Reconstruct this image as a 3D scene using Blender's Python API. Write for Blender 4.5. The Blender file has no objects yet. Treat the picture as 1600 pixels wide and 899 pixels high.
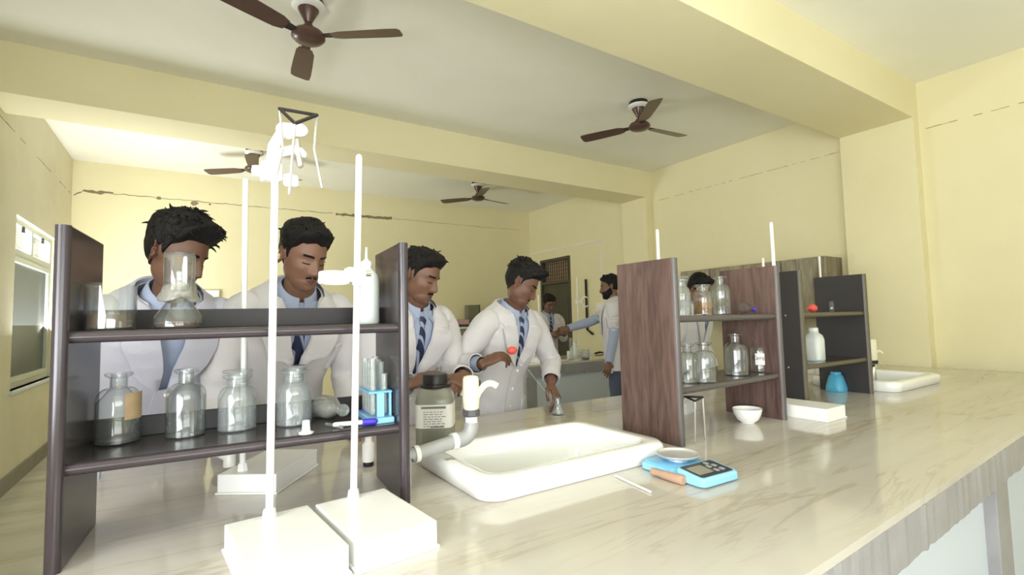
import bpy, bmesh, math, random
import numpy as np
from mathutils import Vector, Matrix
C = bpy.context.scene.collection
S = bpy.context.scene
R = math.radians
PI = math.pi

# ---------------------------------------------------------------- camera
F, CX, CY = 776.0, 800.0, 449.5
M = np.array([[0.8396339, 0.0143437, 0.5429633], [-0.5426469, 0.0652847, 0.8374200], [-0.0234354, -0.9977636, 0.0625988]])
EYE = np.array([0, 0, 1.27])
cam = bpy.data.cameras.new('camera'); camo = bpy.data.objects.new('camera', cam); C.objects.link(camo)
cam.sensor_width = 36; cam.lens = F/1600*36; cam.clip_start = .02
camo.matrix_world = Matrix([[M[0][0], -M[0][1], -M[0][2], EYE[0]], [M[1][0], -M[1][1], -M[1][2], EYE[1]],
                            [M[2][0], -M[2][1], -M[2][2], EYE[2]], [0, 0, 0, 1]])
S.camera = camo
# ---------------------------------------------------------------- light
S.view_settings.view_transform = 'Standard'; S.view_settings.look = 'None'
S.view_settings.gamma = 1; S.view_settings.use_curve_mapping = False
S.view_settings.exposure = 0.7
w = bpy.data.worlds.new('sky'); S.world = w; w.use_nodes = True
bg = w.node_tree.nodes['Background']; bg.inputs[0].default_value = (.86, .93, 1, 1); bg.inputs[1].default_value = 1.6
def window_light(name, loc, rot, sx, sy, power, col=(.94, .97, 1)):
    l = bpy.data.lights.new(name, 'AREA'); l.shape = 'RECTANGLE'; l.size = sx; l.size_y = sy; l.energy = power; l.color = col
    o = bpy.data.objects.new(name, l); C.objects.link(o); o.location = loc; o.rotation_euler = rot
XL, XR, YN, YB, ZC = -1.206, 5.44, -1.9, 7.73, 3.294
# daylight through the windows: near wall (two), left wall (two)
UP = 36   # daylight bounced off the bright ground outside comes in slightly upward
window_light('daylight_near_left', (0.3, YN-.16, 1.62), (R(90+UP), 0, 0), 2.2, 1.5, 52, (.94, .97, 1))
window_light('daylight_near_right', (3.7, YN-.16, 1.62), (R(90+UP), 0, 0), 1.7, 1.5, 8, (.94, .97, 1))
window_light('daylight_left', (XL-.18, -.4, 1.5), (R(90+UP), 0, R(-90)), 2.4, 1.45, 125, (.94, .97, 1))
window_light('daylight_left_far', (XL-.2, 6.3, 1.5), (R(90+UP), 0, R(-90)), 1.4, 1.4, 115, (.94, .97, 1))

# ---------------------------------------------------------------- helpers
def ray(px, py): return M @ np.array([px-CX, py-CY, F])
def at_z(px, py, z): d = ray(px, py); return EYE + d*((z-EYE[2])/d[2])
def at_y(px, py, y): d = ray(px, py); return EYE + d*(y/d[1])
def at_x(px, py, x): d = ray(px, py); return EYE + d*(x/d[0])
def lin(r, g, b):
    f = lambda c: (c/255/12.92) if c/255 <= .04045 else ((c/255+.055)/1.055)**2.4
    return (f(r), f(g), f(b), 1)
def tag(o, label=None, cat=None, group=None, kind=None):
    if label: o['label'] = label
    if cat: o['category'] = cat
    if group: o['group'] = group
    if kind: o['kind'] = kind
    return o
def empty(name, loc=(0, 0, 0), rz=0, label=None, cat=None, group=None, kind=None):
    o = bpy.data.objects.new(name, None); C.objects.link(o); o.location = [float(v) for v in loc]; o.rotation_euler = (0, 0, rz); o.empty_display_size = .05
    return tag(o, label, cat, group, kind)
class MB:
    def __init__(s): s.v = []; s.f = []; s.m = []; s.mi = 0
    def add(s, vs, fs, mi=None):
        n = len(s.v); s.v += [tuple(float(c) for c in v) for v in vs]; s.f += [tuple(n+i for i in f) for f in fs]
        s.m += [s.mi if mi is None else mi]*len(fs); return s
    def box(s, x0, x1, y0, y1, z0, z1, mi=None, rz=0, c=None):
        vs = [(x, y, z) for x in (x0, x1) for y in (y0, y1) for z in (z0, z1)]
        if rz:
            cx, cy = c if c else ((x0+x1)/2, (y0+y1)/2)
            vs = [(cx+(x-cx)*math.cos(rz)-(y-cy)*math.sin(rz), cy+(x-cx)*math.sin(rz)+(y-cy)*math.cos(rz), z) for x, y, z in vs]
        return s.add(vs, [(0, 1, 3, 2), (4, 6, 7, 5), (0, 4, 5, 1), (2, 3, 7, 6), (0, 2, 6, 4), (1, 5, 7, 3)], mi)
    def lathe(s, prof, c=(0, 0, 0), n=32, mi=None, axis=None, closed=False, sq=None):
        """prof: list of (r, z). axis: direction vector (default +Z). sq: superellipse power for squarish jars"""
        ax = Vector(axis).normalized() if axis else Vector((0, 0, 1)); q = Vector((0, 0, 1)).rotation_difference(ax); c = Vector([float(a) for a in c])
        vs = []; fs = []
        for r, z in prof:
            for k in range(n):
                a = 2*PI*k/n; ca, sa = math.cos(a), math.sin(a)
                if sq: e = 2/sq; ca, sa = math.copysign(abs(ca)**e, ca), math.copysign(abs(sa)**e, sa)
                vs.append(c + q @ Vector((r*ca, r*sa, z)))
        m = len(prof)
        for i in range(m if closed else m-1):
            for k in range(n):
                a, b = i*n+k, i*n+(k+1) % n; i2 = (i+1) % m
                fs.append((a, b, i2*n+(k+1) % n, i2*n+k))
        if not closed:
            if prof[0][0] > 1e-6: fs.append(tuple(range(n))[::-1])
            if prof[-1][0] > 1e-6: fs.append(tuple((m-1)*n+k for k in range(n)))
        return s.add(vs, fs, mi)
    def tube(s, pts, rad, n=12, mi=None, caps=True, ell=None, up=None, roundcap=False):
        """swept tube along pts; rad a number or list; ell = (side, up) scaling"""
        P = [Vector([float(a) for a in p]) for p in pts]; m = len(P)
        rr = [rad]*m if not hasattr(rad, '__len__') else list(rad)
        if roundcap:
            for end in (0, -1):
                d = (P[0]-P[1]).normalized() if end == 0 else (P[-1]-P[-2]).normalized(); r = rr[end]; b = P[end]
                ex = [(b + d*r*math.sin(t), r*math.cos(t)) for t in (R(35), R(65), R(85))]
                if end == 0:
                    for p_, r_ in ex: P.insert(0, p_); rr.insert(0, r_)
                else:
                    for p_, r_ in ex: P.append(p_); rr.append(r_)
            m = len(P)
        vs = []; fs = []; prev = Vector(up) if up else None
        for i in range(m):
            t = (P[min(i+1, m-1)]-P[max(i-1, 0)]).normalized()
            if prev is None: prev = Vector((0, 0, 1)) if abs(t.z) < .9 else Vector((0, 1, 0))
            u = prev - t*prev.dot(t)
            if u.length < 1e-6: u = t.orthogonal()
            u.normalize(); b = t.cross(u); prev = u
            for k in range(n):
                a = 2*PI*k/n; e = ell if ell else (1, 1)
                vs.append(P[i] + b*(rr[i]*math.cos(a)*e[0]) + u*(rr[i]*math.sin(a)*e[1]))
        for i in range(m-1):
            for k in range(n):
                a, b = i*n+k, i*n+(k+1) % n; fs.append((a, b, b+n, a+n))
        if caps: fs.append(tuple(range(n))[::-1]); fs.append(tuple((m-1)*n+k for k in range(n)))
        return s.add(vs, fs, mi)
    def ellipsoid(s, c, r, nu=20, nv=12, mi=None, mat=None):
        vs = []; fs = []
        for j in range(nv+1):
            t = PI*j/nv
            for i in range(nu):
                a = 2*PI*i/nu; p = Vector((r[0]*math.sin(t)*math.cos(a), r[1]*math.sin(t)*math.sin(a), r[2]*math.cos(t)))
                if mat: p = mat @ p
                vs.append(Vector([float(q) for q in c])+p)
        for j in range(nv):
            for i in range(nu):
                a, b = j*nu+i, j*nu+(i+1) % nu; fs.append((a, a+nu, b+nu, b))
        return s.add(vs, fs, mi)
    def prism(s, poly, z0, z1, mi=None):
        n = len(poly); vs = [(x, y, z0) for x, y in poly]+[(x, y, z1) for x, y in poly]
        return s.add(vs, [tuple(range(n))[::-1], tuple(range(n, 2*n))]+[(i, (i+1) % n, n+(i+1) % n, n+i) for i in range(n)], mi)
    def loft(s, rings, mi=None, caps=True):
        n = len(rings[0]); vs = [p for r in rings for p in r]; fs = []
        for i in range(len(rings)-1):
            for k in range(n): a, b = i*n+k, i*n+(k+1) % n; fs.append((a, b, b+n, a+n))
        if caps: fs += [tuple(range(n))[::-1], tuple((len(rings)-1)*n+k for k in range(n))]
        return s.add(vs, fs, mi)
    def build(s, name, mats, parent=None, smooth=True, bevel=0, bseg=2, merge=True, loc=None, angle=40):
        me = bpy.data.meshes.new(name); me.from_pydata(s.v, [], s.f); me.update()
        bm = bmesh.new(); bm.from_mesh(me)
        if merge: bmesh.ops.remove_doubles(bm, verts=bm.verts, dist=1e-6)
        bmesh.ops.recalc_face_normals(bm, faces=bm.faces); bm.to_mesh(me); bm.free()
        if not isinstance(mats, (list, tuple)): mats = [mats]
        for m in mats: me.materials.append(m)
        if len(mats) > 1 and len(s.m) == len(me.polygons):
            me.polygons.foreach_set('material_index', s.m)
        if smooth:
            me.polygons.foreach_set('use_smooth', [True]*len(me.polygons))
            try: me.set_sharp_from_angle(angle=R(angle))
            except Exception: pass
        o = bpy.data.objects.new(name, me); C.objects.link(o); o.parent = parent
        if loc is not None: o.location = [float(v) for v in loc]
        if bevel:
            b = o.modifiers.new('bevel', 'BEVEL'); b.width = bevel; b.segments = bseg; b.limit_method = 'ANGLE'; b.angle_limit = R(40)
        return o
def rrect(x0, x1, y0, y1, r, n=6):
    out = []
    for cx, cy, a0 in ((x1-r, y1-r, 0), (x0+r, y1-r, 90), (x0+r, y0+r, 180), (x1-r, y0+r, 270)):
        for k in range(n+1): a = R(a0+90*k/n); out.append((cx+r*math.cos(a), cy+r*math.sin(a)))
    return out
def copy_tree(o, parent=None):
    c = o.copy(); C.objects.link(c)
    if parent is not None: c.parent = parent
    for ch in [x for x in bpy.data.objects if x.parent == o and x != c]: copy_tree(ch, c)
    return c
def text_mesh(body, size, name, mat, parent, place, thick=.0002, shear=0):
    cu = bpy.data.curves.new('t', 'FONT'); cu.body = body; cu.size = size; cu.extrude = thick; cu.shear = shear; cu.align_x = 'CENTER'; cu.align_y = 'CENTER'
    to = bpy.data.objects.new('t', cu); C.objects.link(to); bpy.context.view_layer.update()
    me = bpy.data.meshes.new_from_object(to.evaluated_get(bpy.context.evaluated_depsgraph_get())); bpy.data.objects.remove(to)
    for v in me.vertices: v.co = Vector(place(*v.co))
    me.materials.clear(); me.materials.append(mat)
    o = bpy.data.objects.new(name, me); C.objects.link(o); o.parent = parent; return o

# ---------------------------------------------------------------- materials
def nt(m): return m.node_tree.nodes, m.node_tree.links
def mat(name, col, rough=.6, metal=0, bump=0, bscale=40, var=0, vscale=3, spec=.5, coat=0, sheen=0, sss=0, alpha=None):
    m = bpy.data.materials.new(name); m.use_nodes = True; N, L = nt(m); p = N['Principled BSDF']
    if len(col) == 3: col = (*col, 1)
    p.inputs['Base Color'].default_value = col; p.inputs['Roughness'].default_value = rough; p.inputs['Metallic'].default_value = metal
    p.inputs['Specular IOR Level'].default_value = spec; p.inputs['Coat Weight'].default_value = coat; p.inputs['Sheen Weight'].default_value = sheen
    if sss: p.inputs['Subsurface Weight'].default_value = sss; p.inputs['Subsurface Radius'].default_value = (.8, .35, .2); p.inputs['Subsurface Scale'].default_value = .01
    if bump or var:
        tc = N.new('ShaderNodeTexCoord')
        if var:
            n = N.new('ShaderNodeTexNoise'); n.inputs['Scale'].default_value = vscale; n.inputs['Detail'].default_value = 5; L.new(tc.outputs['Object'], n.inputs['Vector'])
            mx = N.new('ShaderNodeMix'); mx.data_type = 'RGBA'
            mx.inputs[6].default_value = tuple(c*(1-var) for c in col[:3])+(1,); mx.inputs[7].default_value = tuple(min(1, c*(1+var)) for c in col[:3])+(1,)
            L.new(n.outputs[0], mx.inputs[0]); L.new(mx.outputs[2], p.inputs['Base Color'])
        if bump:
            n = N.new('ShaderNodeTexNoise'); n.inputs['Scale'].default_value = bscale; n.inputs['Detail'].default_value = 4; L.new(tc.outputs['Object'], n.inputs['Vector'])
            b = N.new('ShaderNodeBump'); b.inputs['Strength'].default_value = bump; b.inputs['Distance'].default_value = .01
            L.new(n.outputs[0], b.inputs['Height']); L.new(b.outputs[0], p.inputs['Normal'])
    return m
def thin_glass(name, tint=(.97, .985, .98), refl=1.0, rough=.02, haze=0, hazecol=(.9, .92, .92)):
    """thin walled glass: fresnel mix of see-through and reflection, with a little dust"""
    m = bpy.data.materials.new(name); m.use_nodes = True; N, L = nt(m); N.clear()
    out = N.new('ShaderNodeOutputMaterial'); tr = N.new('ShaderNodeBsdfTransparent'); tr.inputs[0].default_value = (*tint, 1)
    lw2 = N.new('ShaderNodeLayerWeight'); lw2.inputs[0].default_value = .5; p2 = N.new('ShaderNodeMath'); p2.operation = 'POWER'; p2.inputs[1].default_value = 3; L.new(lw2.outputs['Facing'], p2.inputs[0])
    tm = N.new('ShaderNodeMix'); tm.data_type = 'RGBA'; tm.inputs[6].default_value = (*tint, 1); tm.inputs[7].default_value = tuple(c*.5 for c in tint)+(1,); L.new(p2.outputs[0], tm.inputs[0]); L.new(tm.outputs[2], tr.inputs[0])
    gl = N.new('ShaderNodeBsdfGlossy'); gl.inputs['Roughness'].default_value = rough; gl.inputs[0].default_value = (1, 1, 1, 1)
    lw = N.new('ShaderNodeLayerWeight'); lw.inputs[0].default_value = .5
    pw = N.new('ShaderNodeMath'); pw.operation = 'POWER'; pw.inputs[1].default_value = 3.5; L.new(lw.outputs['Facing'], pw.inputs[0])
    mu = N.new('ShaderNodeMath'); mu.operation = 'MULTIPLY_ADD'; mu.inputs[1].default_value = .6*refl; mu.inputs[2].default_value = .055*refl; mu.use_clamp = True; L.new(pw.outputs[0], mu.inputs[0])
    mx = N.new('ShaderNodeMixShader'); L.new(mu.outputs[0], mx.inputs[0]); L.new(tr.outputs[0], mx.inputs[1]); L.new(gl.outputs[0], mx.inputs[2])
    last = mx
    if haze:
        df = N.new('ShaderNodeBsdfDiffuse'); df.inputs[0].default_value = (*hazecol, 1); m2 = N.new('ShaderNodeMixShader'); m2.inputs[0].default_value = haze
        L.new(mx.outputs[0], m2.inputs[1]); L.new(df.outputs[0], m2.inputs[2]); last = m2
    L.new(last.outputs[0], out.inputs[0]); return m
def wood(name, c1, c2, scale=8, rough=.4, axis='Z'):
    m = bpy.data.materials.new(name); m.use_nodes = True; N, L = nt(m); p = N['Principled BSDF']; p.inputs['Roughness'].default_value = rough
    tc = N.new('ShaderNodeTexCoord'); mp = N.new('ShaderNodeMapping'); L.new(tc.outputs['Object'], mp.inputs[0])
    mp.inputs['Scale'].default_value = (1, 1, .12) if axis == 'Z' else (.12, 1, 1)
    n1 = N.new('ShaderNodeTexNoise'); n1.inputs['Scale'].default_value = 5; n1.inputs['Detail'].default_value = 3; L.new(mp.outputs[0], n1.inputs['Vector'])
    wv = N.new('ShaderNodeTexNoise'); wv.inputs['Scale'].default_value = scale*6; wv.inputs['Detail'].default_value = 6; wv.inputs['Distortion'].default_value = .6; L.new(mp.outputs[0], wv.inputs['Vector'])
    ad = N.new('ShaderNodeMath'); ad.operation = 'ADD'; L.new(n1.outputs[0], ad.inputs[0]); L.new(wv.outputs[0], ad.inputs[1])
    cr = N.new('ShaderNodeValToRGB'); cr.color_ramp.elements[0].position = .75; cr.color_ramp.elements[0].color = c1; cr.color_ramp.elements[1].position = 1.2; cr.color_ramp.elements[1].color = c2
    mu = N.new('ShaderNodeMapRange'); mu.inputs[1].default_value = .7; mu.inputs[2].default_value = 1.3; L.new(ad.outputs[0], mu.inputs[0])
    cr.color_ramp.elements[0].position = .1; cr.color_ramp.elements[1].position = .9
    L.new(mu.outputs[0], cr.inputs[0]); L.new(cr.outputs[0], p.inputs['Base Color']); return m
def marble(name, base, vein, rough, joints_x=(), joints_y=(), jw=.002, jcol=(.55, .52, .45, 1)):
    m = bpy.data.materials.new(name); m.use_nodes = True; N, L = nt(m); p = N['Principled BSDF']; p.inputs['Roughness'].default_value = rough
    tc = N.new('ShaderNodeTexCoord'); mp = N.new('ShaderNodeMapping'); L.new(tc.outputs['Object'], mp.inputs[0]); mp.inputs['Rotation'].default_value = (0, 0, R(-28)); mp.inputs['Scale'].default_value = (.42, 3.2, 1)
    n1 = N.new('ShaderNodeTexNoise'); n1.inputs['Scale'].default_value = 2.6; n1.inputs['Detail'].default_value = 8; n1.inputs['Distortion'].default_value = 1.1; n1.inputs['Roughness'].default_value = .55; L.new(mp.outputs[0], n1.inputs['Vector'])
    # thin veins where the noise crosses the middle
    s1 = N.new('ShaderNodeMath'); s1.operation = 'SUBTRACT'; s1.inputs[1].default_value = .5; L.new(n1.outputs[0], s1.inputs[0])
    ab = N.new('ShaderNodeMath'); ab.operation = 'ABSOLUTE'; L.new(s1.outputs[0], ab.inputs[0])
    mr = N.new('ShaderNodeMapRange'); mr.inputs[1].default_value = 0; mr.inputs[2].default_value = .03; mr.inputs[3].default_value = 1; mr.inputs[4].default_value = 0; L.new(ab.outputs[0], mr.inputs[0])
    n2 = N.new('ShaderNodeTexNoise'); n2.inputs['Scale'].default_value = 1.4; n2.inputs['Detail'].default_value = 6; L.new(mp.outputs[0], n2.inputs['Vector'])
    vm = N.new('ShaderNodeMapRange'); vm.inputs[1].default_value = .42; vm.inputs[2].default_value = .68; L.new(n2.outputs[0], vm.inputs[0])
    vv = N.new('ShaderNodeMath'); vv.operation = 'MULTIPLY'; L.new(mr.outputs[0], vv.inputs[0]); L.new(vm.outputs[0], vv.inputs[1])
    mx0 = N.new('ShaderNodeMix'); mx0.data_type = 'RGBA'; mx0.inputs[6].default_value = base; mx0.inputs[7].default_value = tuple(a*.55+b*.45 for a, b in zip(base, vein)); L.new(vm.outputs[0], mx0.inputs[0])
    mx1 = N.new('ShaderNodeMix'); mx1.data_type = 'RGBA'; mx1.inputs[7].default_value = vein; L.new(vv.outputs[0], mx1.inputs[0]); L.new(mx0.outputs[2], mx1.inputs[6])
    last = mx1.outputs[2]
    sx = N.new('ShaderNodeSeparateXYZ'); L.new(tc.outputs['Object'], sx.inputs[0])
    for ax, lst in ((0, joints_x), (1, joints_y)):
        for j in lst:
            a = N.new('ShaderNodeMath'); a.operation = 'SUBTRACT'; a.inputs[1].default_value = j; L.new(sx.outputs[ax], a.inputs[0])
            b = N.new('ShaderNodeMath'); b.operation = 'ABSOLUTE'; L.new(a.outputs[0], b.inputs[0])
            c = N.new('ShaderNodeMath'); c.operation = 'LESS_THAN'; c.inputs[1].default_value = jw; L.new(b.outputs[0], c.inputs[0])
            x = N.new('ShaderNodeMix'); x.data_type = 'RGBA'; x.inputs[7].default_value = jcol; L.new(c.outputs[0], x.inputs[0]); L.new(last, x.inputs[6]); last = x.outputs[2]
    L.new(last, p.inputs['Base Color']); return m
def wallpaint(name, col, col2):
    m = mat(name, col, .75, bump=.06, bscale=14); N, L = nt(m); p = N['Principled BSDF']
    tc = N.new('ShaderNodeTexCoord'); n = N.new('ShaderNodeTexNoise'); n.inputs['Scale'].default_value = 1.1; n.inputs['Detail'].default_value = 7; n.inputs['Roughness'].default_value = .62; L.new(tc.outputs['Object'], n.inputs['Vector'])
    mr = N.new('ShaderNodeMapRange'); mr.inputs[1].default_value = .42; mr.inputs[2].default_value = .75; L.new(n.outputs[0], mr.inputs[0])
    mx = N.new('ShaderNodeMix'); mx.data_type = 'RGBA'; mx.inputs[6].default_value = col; mx.inputs[7].default_value = col2; L.new(mr.outputs[0], mx.inputs[0]); L.new(mx.outputs[2], p.inputs['Base Color']); return m

M_wall = wallpaint('cream_wall_paint', lin(240, 231, 190), lin(234, 225, 182))
M_wallL = wallpaint('weathered_wall_paint', lin(228, 222, 196), lin(214, 207, 178))
M_ceil = wallpaint('ceiling_whitewash', lin(248, 246, 232), lin(242, 240, 224))
M_bench = marble('bench_marble_tile', lin(206, 200, 190), lin(176, 164, 146), .09, (1.63, 2.43, 3.24, 4.05, 4.86), (1.668,), jcol=lin(196, 186, 160))
M_floor = marble('floor_marble_tile', lin(205, 202, 190), lin(170, 160, 145), .18, (-.6, .2, 1, 1.8, 2.6, 3.4, 4.2, 5), (-1, -.2, .6, 1.4, 2.2, 3, 3.8, 4.6, 5.4, 6.2, 7), jw=.003)
M_slab = mat('grey_stone_edge', lin(158, 156, 158), .35, var=.18, vscale=9, bump=.1, bscale=30)
M_panel = mat('pale_blue_white_paint', lin(214, 222, 232), .45)
M_skirt = mat('grey_skirting_stone', lin(140, 134, 122), .5, var=.2, vscale=8)
M_lam = mat('dark_brown_laminate', lin(70, 64, 64), .2, var=.06, vscale=6)
M_lamE = mat('dark_edge_strip', lin(62, 54, 58), .22)
M_blk = mat('black_laminate', lin(56, 53, 54), .32, var=.05, vscale=5)
M_blk2 = mat('matt_black_strip', lin(44, 40, 41), .55)
M_rose = wood('rosewood_laminate', lin(74, 54, 50), lin(112, 89, 82), 9, .4)
M_gwood = wood('grey_zebra_laminate', lin(120, 110, 92), lin(176, 166, 140), 5, .5)
M_white = mat('white_powder_coat', lin(248, 247, 244), .3)
M_plast = mat('white_plastic', lin(245, 243, 238), .35)
M_ceramic = mat('white_ceramic', lin(246, 246, 242), .08, coat=.4)
M_steel = mat('brushed_steel', lin(215, 214, 212), .3, 1)
M_wire = mat('galvanised_wire', lin(205, 203, 200), .4, .6)
M_iron = mat('black_iron', lin(45, 38, 38), .5, .3)
M_fan = mat('fan_brown_enamel', lin(88, 64, 58), .28, .2)
M_fanw = mat('fan_white_ring', lin(240, 238, 230), .4)
M_glass = thin_glass('clear_glass', tint=(.95, .965, .96), haze=.03, hazecol=(.7, .72, .72))
M_glassc = thin_glass('cloudy_glass', tint=(.93, .95, .95), haze=.1, hazecol=(.78, .8, .8))
M_glassd = thin_glass('dusty_glass', tint=(.9, .91, .88), haze=.16, hazecol=(.7, .68, .62))
M_pane = thin_glass('window_glass', haze=.02)
M_panedark = thin_glass('dark_window_mesh', tint=(.035, .045, .05), haze=.6, hazecol=(.14, .165, .17), rough=.12, refl=1.2)
M_liqb = mat('brown_liquid', lin(96, 74, 48), .1)
M_liqo = mat('amber_liquid', lin(150, 104, 42), .1)
M_liqg = mat('grey_solution', lin(120, 124, 126), .15)
M_dark = mat('dark_residue', lin(48, 46, 46), .4)
M_label = mat('paper_label', lin(236, 232, 226), .7)
M_labelo = mat('old_paper_label', lin(176, 152, 118), .8, var=.25, vscale=30)
M_ink = mat('dark_ink', lin(50, 48, 60), .7)
M_blue = mat('light_blue_plastic', lin(146, 204, 240), .35)
M_blue2 = mat('teal_blue_plastic', lin(80, 170, 205), .35)
M_purp = mat('violet_rubber', lin(70, 55, 190), .4)
M_red = mat('red_rubber', lin(226, 92, 78), .45)
M_hdpe = mat('milky_plastic', lin(224, 230, 224), .4, sss=.2)
M_jar = mat('grey_jar_plastic', lin(140, 140, 128), .22, var=.06, vscale=9)
M_cap = mat('black_cap_plastic', lin(34, 32, 34), .4)
M_pvc = mat('grey_pvc_pipe', lin(168, 168, 166), .3)
M_cream = mat('cream_tap_plastic', lin(248, 244, 214), .3)
M_lcd = mat('display_screen', lin(150, 148, 132), .25)
M_kpad = mat('dark_keypad', lin(62, 66, 74), .3)
M_key = mat('grey_key', lin(150, 152, 150), .4)
M_cork = mat('cork_wood', lin(184, 148, 124), .7, var=.15, vscale=60)
M_frame = mat('window_frame_paint', lin(196, 200, 184), .4)
M_bar = mat('iron_bar_paint', lin(150, 150, 142), .5)
M_door = mat('olive_brown_door_paint', lin(78, 76, 62), .5, var=.08, vscale=4)
M_doorf = mat('door_frame_paint', lin(84, 78, 68), .5)
M_chip = mat('bare_plaster', lin(140, 128, 102), .9, var=.2, vscale=20)
M_coat = mat('white_lab_coat_cloth', lin(206, 202, 206), .85, bump=.5, bscale=13, sheen=.2)
M_coat2 = mat('white_lab_coat_cloth_cool', lin(192, 191, 206), .85, bump=.5, bscale=13, sheen=.2)
M_shirt = mat('pale_blue_shirt_cloth', lin(160, 170, 196), .85, bump=.1, bscale=120)
M_trou = mat('grey_trouser_cloth', lin(74, 84, 104), .85, bump=.1, bscale=80)
M_shoe = mat('black_shoe_leather', lin(28, 26, 26), .35)
M_hair = mat('black_hair', lin(17, 14, 15), .6, bump=.5, bscale=160, spec=.25)
def tie_mat():
    m = mat('navy_striped_tie', lin(28, 34, 66), .55); N, L = nt(m); p = N['Principled BSDF']
    tc = N.new('ShaderNodeTexCoord'); wv = N.new('ShaderNodeTexWave'); wv.wave_type = 'BANDS'; wv.bands_direction = 'DIAGONAL'; wv.inputs['Scale'].default_value = 11; wv.inputs['Distortion'].default_value = .4
    L.new(tc.outputs['Object'], wv.inputs['Vector']); cr = N.new('ShaderNodeValToRGB'); cr.color_ramp.elements[0].position = .80; cr.color_ramp.elements[0].color = lin(28, 34, 66)
    cr.color_ramp.elements[1].position = .86; cr.color_ramp.elements[1].color = lin(150, 156, 184); L.new(wv.outputs[0], cr.inputs[0]); L.new(cr.outputs[0], p.inputs['Base Color']); return m
M_tie = tie_mat()
def skin(name, r, g, b): return mat(name, lin(r, g, b), .5, var=.08, vscale=18, sss=.12)
M_skin = [skin('skin_a', 108, 76, 60), skin('skin_b', 126, 90, 72), skin('skin_c', 116, 82, 65), skin('skin_d', 110, 76, 60)]
M_lip = mat('lip_skin', lin(104, 64, 58), .45)

# ---------------------------------------------------------------- room
T = .14
def struct(name, mb, m, **k): o = mb.build(name, m, None, smooth=False, **k); o['kind'] = 'structure'; return o
struct('floor', MB().box(XL-T, XR+T, YN-T, YB+T, -.1, 0), M_floor)
struct('ceiling', MB().box(XL-T, XR+T, YN-T, YB+T, ZC, ZC+.12), M_ceil)
def wall_with_holes(axis, pos, sgn, a0, a1, holes, name, m):
    """axis 'x': wall plane x=pos running along y from a0 to a1; holes (s0, s1, z0, z1)"""
    mb = MB(); t0, t1 = (pos, pos+sgn*T) if sgn > 0 else (pos+sgn*T, pos)
    def bx(s0, s1, z0, z1):
        if s1-s0 < 1e-4 or z1-z0 < 1e-4: return
        if axis == 'x': mb.box(t0, t1, s0, s1, z0, z1)
        else: mb.box(s0, s1, t0, t1, z0, z1)
    cur = a0
    for s0, s1, z0, z1 in sorted(holes):
        bx(cur, s0, 0, ZC); bx(s0, s1, 0, z0); bx(s0, s1, z1, ZC); cur = s1
    bx(cur, a1, 0, ZC); return struct(name, mb, m)
WINF = (5.57, 7.03, .78, 2.22)
wall_left = wall_with_holes('x', XL, -1, YN-T, YB+T, [(-1.65, .85, .8, 2.22), WINF], 'wall_left', M_wallL)
wall_right = wall_with_holes('x', XR, 1, YN-T, YB+T, [(6.54, 7.42, 0, 2.33)], 'wall_right', M_wall)
wall_back = wall_with_holes('y', YB, 1, XL, XR, [], 'wall_back', M_wall)
wall_near = wall_with_holes('y', YN, -1, XL, XR, [(-.85, 1.45, .85, 2.4), (2.8, 4.6, .85, 2.4)], 'wall_near', M_wall)
# beams and pilasters
struct('trim_1', MB().box(XL, XR, 4.72, 5.18, 2.925, ZC), M_wall)
struct('trim_2', MB().box(XL, XR, 1.65, 2.24, 2.96, ZC), M_wall)
struct('trim_3', MB().box(XR-.12, XR, 4.72, 5.18, 0, 2.925), M_wall)
struct('trim_4', MB().box(XR-.12, XR, 1.65, 2.24, 0, 2.96), M_wall)
struct('baseboard_left', MB().box(XL, XL+.015, YN, YB, 0, .13), M_skirt)
struct('baseboard_back', MB().box(XL+.015, XR, YB-.015, YB, 0, .13), M_skirt)
struct('baseboard_near', MB().box(XL+.015, XR, YN, YN+.015, 0, .13), M_skirt)
# plaster cracks on the back wall (pieces of the wall finish)
random.seed(5)
def chip(mb, pts, y): 
    n = len(pts); mb.add([(x, y, z) for x, z in pts]+[(x, y+.006, z) for x, z in pts], [tuple(range(n)), tuple(range(n, 2*n))[::-1]]+[(i, n+i, n+(i+1) % n, (i+1) % n) for i in range(n)])
mb = MB()
def strip(x0, x1, z0, z1, wd, seg=14):
    top = []; bot = []
    for i in range(seg+1):
        t = i/seg; x = x0+(x1-x0)*t; z = z0+(z1-z0)*t+random.uniform(-.008, .008); ww = wd*(.4+random.random())
        top.append((x, z+ww/2)); bot.append((x, z-ww/2))
    for i in range(seg): chip(mb, [top[i], top[i+1], bot[i+1], bot[i]], YB-.003)
strip(-1.19, -1.10, 2.86, 2.93, .012, 4); strip(-1.10, -.82, 2.925, 2.93, .04, 7); strip(-.82, 1.8, 2.925, 2.93, .006, 50)
strip(1.84, 2.72, 2.925, 2.935, .035, 24); strip(2.75, 5.2, 2.935, 2.94, .004, 30)
for cx_, cz_, s_ in ((.02, 2.9, .05), (-.36, 2.92, .03), (1.02, 2.91, .03), (.2, 2.9, .018)):
    chip(mb, [(cx_+s_*random.uniform(.6, 1.1)*math.cos(a), cz_+s_*.8*random.uniform(.6, 1.1)*math.sin(a)) for a in [k*PI/3.5 for k in range(7)]], YB-.004)
mb.build('plaster_crack', M_chip, wall_back, smooth=False)
mb = MB(); 
def ystrip(X, y0, y1, z0, z1, wd, seg=30):
    for i in range(seg):
        ya, yb2 = y0+(y1-y0)*i/seg, y0+(y1-y0)*(i+1)/seg
        if random.random() < .35: continue
        za = z0+(z1-z0)*i/seg; mb.box(X-.003, X+.002, min(ya, yb2), max(ya, yb2), za, za+wd*random.uniform(.3, 1.2))
ystrip(XR, .0, 1.6, 2.86, 2.86, .006); ystrip(XR, 2.25, 4.6, 2.86, 2.86, .006, 50)
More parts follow.
